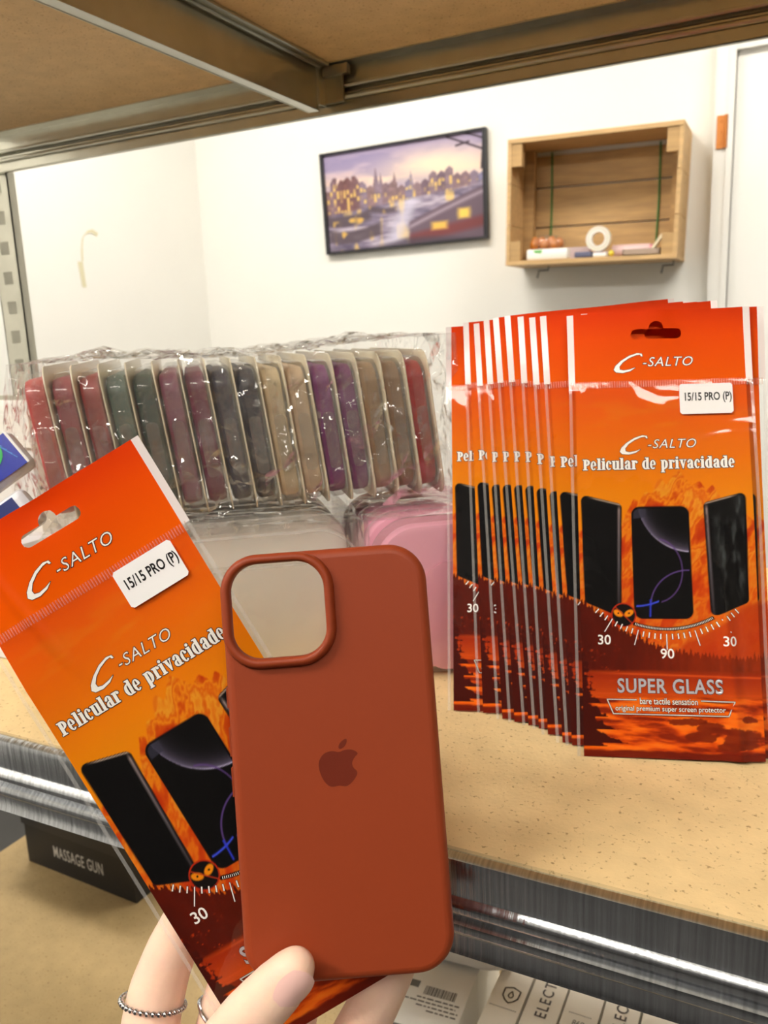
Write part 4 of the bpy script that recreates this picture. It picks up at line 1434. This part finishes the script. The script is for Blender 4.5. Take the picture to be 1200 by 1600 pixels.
def crumpled(name, e0, e1, d0, d1, z0, z1, m, amp, cell, label, seed, tent=None, group=None, top_amp=1.0):
    """A closed bag of film round a block, its faces crumpled."""
    ne, nd, nz = int((e1 - e0) / cell), int((d1 - d0) / cell), int((z1 - z0) / cell)
    mb = MB()

    def disp(p):
        q = p * 34 + Vector((seed, 0, 0))
        r1 = abs(noise.noise(q)) * 2 - .6
        r2 = abs(noise.noise(q * 2.3 + Vector((9, 3, 1)))) - .3
        r3 = abs(noise.noise(q * 5.1 + Vector((2, 7, 5)))) - .3
        return (r1 + r2 * .6 + r3 * .45) * amp

    def face(fn, na, nb, nrm):
        vs = []
        for i in range(na + 1):
            for j in range(nb + 1):
                a, b = i / na, j / nb
                p = fn(a, b)
                edge = min(1, 5 * min(a, 1 - a, b, 1 - b) + .25)
                vs.append(p + nrm * disp(p) * edge)
        mb.add(vs, [(i * (nb + 1) + j, (i + 1) * (nb + 1) + j, (i + 1) * (nb + 1) + j + 1, i * (nb + 1) + j + 1) for i in range(na) for j in range(nb)])

    zt = (lambda a: z1 + (tent(a) if tent else 0))
    le = lambda a: e0 + (e1 - e0) * a
    ld = lambda a: d0 + (d1 - d0) * a
    bulge = lambda b: .006 * math.sin(math.pi * min(max(b, 0), 1))
    face(lambda a, b: rowp(le(a), d0 - bulge(b) * .5, z0 + (zt(a) - z0) * b), ne, nz, -NB)
    face(lambda a, b: rowp(le(a), d1, z0 + (zt(a) - z0) * b), ne, nz, NB)
    face(lambda a, b: rowp(le(a), ld(b), zt(a)), ne, nd, Vector((0, 0, 1)))
    face(lambda a, b: rowp(e0 - (bulge(b) if amp > .003 else 0), ld(a), z0 + (zt(0) - z0) * b), nd, nz, -E_)
    face(lambda a, b: rowp(e1, ld(a), z0 + (zt(1) - z0) * b), nd, nz, E_)
    o = mb.build(name, m, smooth=True, sharp=60)
    return tag(o, label, 'clear bag', group)


crumpled('clear_film_bag', -.228, .018, RD - .0075, RD + .178, Z0 + .001, Z0 + .0930, M_CRINKLE, .0050, .0032,
         'crinkled clear plastic bag wrapped round the row of coloured phone cases', 3.0, tent=lambda a: .006 * a + .002 * math.sin(a * 9))

# trays under the row
def tray(name, e0, e1, label, kind):
    hx, hz = (e1 - e0) / 2, .0490
    B = frame(rowp((e0 + e1) / 2, 0, SH + .0500), E_, Vector((0, 0, 1)), -NB)       # local x along, y up, z to the front
    t = thing(name, label, 'phone case pack', M=B)
    if kind == 'grey':
        mb = MB(); rbox(mb, hx, hz, .026, -.013, 0, .006, n=10, back=False)
        mb.build('blister_shell', M_BLISTG, t, smooth=True)
        mb = MB(); rbox(mb, .050, .036, .016, -.0125, -.0025, .004, M=Matrix.Translation((hx - .057, -.006, 0)), n=10, back=False)
        mb.build('raised_pocket', M_BLISTG, t, smooth=True)
        for nm_, loop_ in (('shell_rim', rrect(hx - .001, hz - .001, .026, 10)), ('pocket_rim', [(x + hx - .057, y - .006) for x, y in rrect(.0495, .0355, .0155, 10)])):
            mb = MB(); mb.tube([(x, y, -.001) for x, y in loop_], .0009, 6, closed=True)
            mb.build(nm_, M_SEAM, t, smooth=True)
        for p_ in t.children:
            p_['label'] = 'see-through smoky plastic'
    else:
        mb = MB(); rbox(mb, hx - .004, hz - .004, .024, -.013, -.002, .004, n=10)
        mb.build('packed_case', mat('pink_silicone', (255, 178, 204), rough=.4), t, smooth=True)
        mb = MB(); rbox(mb, hx, hz, .026, -.0155, 0, .006, n=10)
        mb.build('blister_shell', M_BLISTER, t, smooth=True)
        mb = MB(); rbox(mb, .045, .034, .016, -.0018, -.0010, .0006, M=Matrix.Translation((-hx + .075, -.012, 0)), n=10)
        mb.build('raised_pocket', mat('pink_silicone_matt', (250, 166, 192), rough=.5), t, smooth=True)
    return t


tray('grey_blister_pack', -.222, -.0475, 'smoky clear empty-looking blister pack on its side below the bagged row, left one', 'grey')
tray('pink_case_pack', -.0425, .128, 'pink phone case pack on its side below the bagged row', 'pink')
for nm, e0, e1, lab, rgb in (('cardboard_block', -.222, -.0475, 'stack of pale grey packs behind the smoky blister pack', (246, 242, 232)),
                             ('pink_pack_block', -.0425, .128, 'stack of pink packs behind the front pink pack', (240, 168, 190))):
    t = thing(nm.replace('cardboard', 'grey_pack'), lab, 'packs', M=frame(rowp((e0 + e1) / 2, .0, SH + .0500), E_, Vector((0, 0, 1)), -NB))
    k0 = .045 if 'grey' in lab else .018
    for k in range(5):
        mb = MB(); rbox(mb, (e1 - e0) / 2, .0490, .022, -k0 - .0165 * (k + 1) + .001, -k0 - .0165 * k, .004)
        mb.build('stacked_pack', mat('pack_%s' % ('grey' if 'grey' in lab else 'pink'), rgb, rough=.35, coat=.4), t, smooth=True)
crumpled('clear_film_bag', -.0440, .130, -.0035, .125, SH + .002, SH + .1015, M_WRAP, .0016, .006, 'clear plastic bag round the pink phone case pack', 11.0)
crumpled('clear_film_bag', -.224, -.0470, -.0035, .18, SH + .002, SH + .1015, M_WRAP, .0012, .006, 'clear plastic bag round the smoky blister pack', 23.0)

# ------------------------------------------------------------------ blue and white pouches at the left end of the shelf
def pouch(a, b, c_, label, kind, dep):
    """a -> b is the long edge of the blue panel, b -> c its short edge (points in the world)."""
    x = (c_ - b).normalized(); y = (a - b); y = (y - x * y.dot(x)).normalized(); z = x.cross(y)
    if z.dot(AX_F) > 0:
        z = -z
    t = thing('wipes_pouch', label, 'pouch', M=frame(b, x, y, z), group='blue and white pouches')
    return t


a, b, c_ = at(10, 673, .425), at(43, 722, .425), at(0, 753, .421)
t = pouch(a, b, c_, 'white pouch with a bright blue label and green ring at the left picture edge', 0, .58)
L1, L2 = (a - b).length, .060
mb = MB(); rbox(mb, .036, .0115, .004, -.016, -.0006, .005, M=Matrix.Translation((.033, .0098, 0)))
mb.build('pouch_body', mat('white_film', (226, 226, 234), rough=.25, bump=.5, bump_scale=60), t, smooth=True)
o = MB().box(0, L2, 0, L1, -.0003, .0).build('blue_label', mat('royal_blue_ink', (8, 40, 176), rough=.25), t)
MB().box(-.0006, L2, L1, L1 + .0012, -.0003, .0).box(-.0012, 0, 0, L1, -.0003, 0).build('label_edge', M_WHITE, o)
mb = MB()
for p in _arc(.0150, .0155, .0096, .0092, .0068, .0066, 40, 330, 24):
    mb.add([(q[0], q[1], .0004) for q in p], [(0, 1, 2, 3)])
mb.build('green_swirl', mat('bright_green_ink', (24, 190, 96), rough=.3), o)
mb = MB()
for k in range(4):
    mb.add([(.0020 + .0008 * k, .005 + .0030 * k, .0004), (.0024 + .0008 * k, .0050 + .0030 * k, .0004), (.0062 + .0006 * k, .0150 + .0016 * k, .0004), (.0058 + .0006 * k, .0150 + .0016 * k, .0004)], [(0, 1, 2, 3)])
mb.build('light_rays', mat('sky_blue_ink', (70, 140, 230), rough=.3), o)
mb = MB()
vs, fs = txt_fit('TS', .016, .025, .0085, .0010, .02)
mb.add([(.041 - p[0], p[1], .0005) for p in vs], fs)
vs, fs = txt_fit('5', .0195, .0235, -.0, -.0, .0) if False else txt_fit('5', .028, .033, .0080, .0015, .02)
mb.add([(p[0], p[1], .0005) for p in vs], fs)
mb.build('label_lettering', M_INKW, o)
a, b, c_ = at(30, 764, .420), at(60, 808, .420), at(18, 838, .416)
t = pouch(a, b, c_, 'lower white and navy pouch under the one with the green ring', 0, .56)
mb = MB(); rbox(mb, .036, .0105, .004, -.016, -.0006, .005, M=Matrix.Translation((.033, .0085, 0)))
mb.build('pouch_body', mat('white_film', (226, 226, 234)), t, smooth=True)
MB().box(.004, .034, .003, .016, -.0003, .0002).build('navy_label', mat('navy_ink', (20, 40, 120), rough=.25), t)
ob = MB().box(-.060, .052, -.019, .019, .0008, .080).build('white_carton', mat('white_card', (226, 226, 230), rough=.5), M=Matrix.Translation((-.500, .372, SH)))
tag(ob, 'small white carton behind the blue and white pouches, below their labels', 'carton')
# white cartons behind them
t = thing('white_carton', 'white lidded carton behind the blue pouches at the left shelf end', 'carton', loc=(-.70, .56, SH))
MB().box(-.12, .12, -.07, .07, .0008, .125).build('carton_body', mat('white_card', (226, 226, 230), rough=.5), t)
MB().box(-.123, .123, -.073, .073, .1225, .150).build('carton_lid', M_WHITE, t)

# ------------------------------------------------------------------ lowest shelf: black box and white slim boxes
LZ = .545
bb = thing('black_box', 'black lidded box with white lettering on the lowest shelf', 'box', M=Matrix.Translation((-.775, .640, LZ + .0005)) @ Matrix.Rotation(R(-2.4), 4, 'Z'))
M_BB = mat('black_card', (34, 33, 33), rough=.5, spec=.4)
o = MB().box(-.0965, .0965, .002, .098, 0, .060).build('box_base', M_BB, bb)
mb = MB()
vs, fs = txt_fit('MASSAGE GUN', -.044, .044, .038, .022, .006, 0, 1.08)
mb.add([(u_, .0017, v_) for u_, v_ in vs], fs)
mb.build('box_lettering', mat('pale_ink', (205, 203, 198), rough=.5), o)
MB().box(-.099, .099, 0, .100, .0565, .095).build('box_lid', mat('black_card_lid', (40, 39, 38), rough=.5), bb)

M_CARD = mat('ivory_card', (250, 245, 234), rough=.4)
TZ = CZ - .53                                 # their tops
edges = [(-.1968, -.1690), (-.1675, -.1400), (-.1388, -.1110), (-.1098, -.0825), (-.0812, -.0535), (-.0520, -.024)]
lw = [('shield', None), ('text', 'ELECTRIC'), ('tiny', None), ('text', 'ELECTRIC'), ('tiny', None), ('text', 'ELECTRIC'), ('tiny', None)]
lbl = ['slim ivory box with a small shield and drop sign on top', 'slim ivory box lettered along its top, beside the shield box', 'slim ivory box with small grey print between two lettered boxes',
       'slim ivory box lettered along its top, farther right under the beam', 'slim ivory box almost hidden under the beam at the right', 'slim ivory box lettered, deep under the beam', 'slim ivory box at the far right under the beam']
for i, ((x0, x1), (k, s), lb) in enumerate(list(zip(edges, lw, lbl))[:5]):
    t = thing('slim_box', lb, 'box', loc=((x0 + x1) / 2, .60, LZ + .0005), group='slim ivory boxes on the lowest shelf')
    hw_, h_ = (x1 - x0) / 2 - .0004, TZ - LZ - .0006
    MB().box(-hw_, hw_, -.115, .045, 0, h_).build('box_body', M_CARD, t)
    mb = MB(); mi = 0
    z_ = h_ + .0003
    if k == 'text':
        vs, fs = txt_fit(s, 0, .060, .0045, -.0045, .01, 0, 1.25)
        mb.add([(-v_ * 1.0, -.062 + u_ + (.008 if i == 3 else 0), z_) for u_, v_ in [(p[0], p[1]) for p in vs]], fs)
    elif k == 'shield':
        ctr = (.002, -.050)
        sh = [(0, .0085), (.0065, .0060), (.0062, -.002), (.0035, -.006), (0, -.0085), (-.0035, -.006), (-.0062, -.002), (-.0065, .0060)]
        for a_, b_ in zip(sh, sh[1:] + sh[:1]):
            for p in grow([[a_, b_, b_]], .0005, 6):
                mb.add([(ctr[0] + q[0], ctr[1] + q[1], z_) for q in p], [tuple(range(len(p)))])
        dr = [(0, .004), (.0018, .0005), (.0019, -.0012), (.0008, -.0028), (-.0008, -.0028), (-.0019, -.0012), (-.0018, .0005)]
        for a_, b_ in zip(dr, dr[1:] + dr[:1]):
            for p in grow([[a_, b_, b_]], .0004, 6):
                mb.add([(ctr[0] + q[0], ctr[1] + q[1], z_) for q in p], [tuple(range(len(p)))])
        for j in range(14):
            mb.box(-.011 + .0016 * j, -.0103 + .0016 * j, -.0650, -.0643, z_ - .0002, z_)
    else:
        for j in range(12):
            mb.box(-.009 + .0015 * j, -.0083 + .0015 * j, -.0475, -.0468, z_ - .0002, z_)
        vs, fs = txt_fit('868', -.0045, .0045, -.0535, -.0590, -.0)
        mb.add([(p[0], p[1], z_) for p in vs], fs)
    mb.build('top_print', mat('brown_grey_ink', (72, 66, 62), rough=.5) if k != 'tiny' else M_INKG, t)

# the carton with the bar code and the poly bag on it
xv = Vector((math.cos(R(4)), math.sin(R(4)), 0))
yv = Vector((-xv.y, xv.x, 0))
t = thing('label_carton', 'white carton with a bar code and grey print under a plastic bag', 'carton',
          M=frame(Vector((-.252, .530, LZ + .0005)), xv, yv, Vector((0, 0, 1))))
h_ = TZ - LZ - .002
o = MB().box(-.045, .040, -.080, .028, 0, h_).build('carton_body', M_WHITE, t)
mb = MB()
z_ = h_ + .0003
x = .004
rnd = random.Random(4)
while x < .031:
    w_ = rnd.choice((.0005, .0008, .0012))
    mb.box(x, x + w_, -.006, .003, z_ - .0002, z_)
    x += w_ + rnd.choice((.0005, .0008))
mb.box(-.020, -.002, -.001, .006, z_ - .0002, z_)
mb.box(-.024, -.014, -.014, -.004, z_ - .0002, z_)
for q, (a_, b_) in enumerate(((.000, .036), (-.010, .034), (.002, .037), (.012, .037))):
    xx = a_
    while xx < b_:
        w_ = rnd.uniform(.002, .006)
        mb.box(xx, min(xx + w_, b_), -.0105 - .0040 * q, -.0093 - .0040 * q, z_ - .0002, z_)
        xx += w_ + .0012
mb.box(-.018, .014, -.046, -.041, z_ - .0002, z_)
mb.build('bar_code_print', M_INKG, o)


def soft_bag(name, c, hx, hy, hz, label, m):
    mb = MB()
    n1, n2 = 36, 18
    vs = []
    for i in range(n2 + 1):
        ph = -math.pi / 2 + math.pi * i / n2
        for j in range(n1):
            th = 2 * math.pi * j / n1
            sgn = lambda t_, p: math.copysign(abs(t_) ** p, t_)
            p = Vector((hx * sgn(math.cos(ph), .5) * sgn(math.cos(th), .5), hy * sgn(math.cos(ph), .5) * sgn(math.sin(th), .5), hz * sgn(math.sin(ph), .6)))
            p *= 1 + .09 * noise.noise(p * 60 + Vector((4, 1, 2))) + .05 * abs(noise.noise(p * 140))
            p.z = max(p.z, -hz * .9)
            vs.append(p)
    mb.add(vs, [(i * n1 + j, i * n1 + (j + 1) % n1, (i + 1) * n1 + (j + 1) % n1, (i + 1) * n1 + j) for i in range(n2) for j in range(n1)])
    return tag(mb.build(name, m, smooth=True, M=frame(c, xv, yv, Vector((0, 0, 1))), sharp=70), label, 'bag')


soft_bag('poly_bag', Vector((-.243, .588, TZ + .0135)), .056, .030, .0145, 'milky plastic bag lying on the white bar-code carton', mat('milky_poly', (246, 245, 244), rough=.3, coat=.3, bump=.5, bump_scale=50))
MB_ = MB().box(-.045, .040, .029, .10, 0, h_ - .001)
tag(MB_.build('white_carton', M_WHITE, M=frame(Vector((-.252, .530, LZ + .0005)), xv, yv, Vector((0, 0, 1)))), 'plain white carton behind the bar-code carton, under the plastic bag', 'carton')
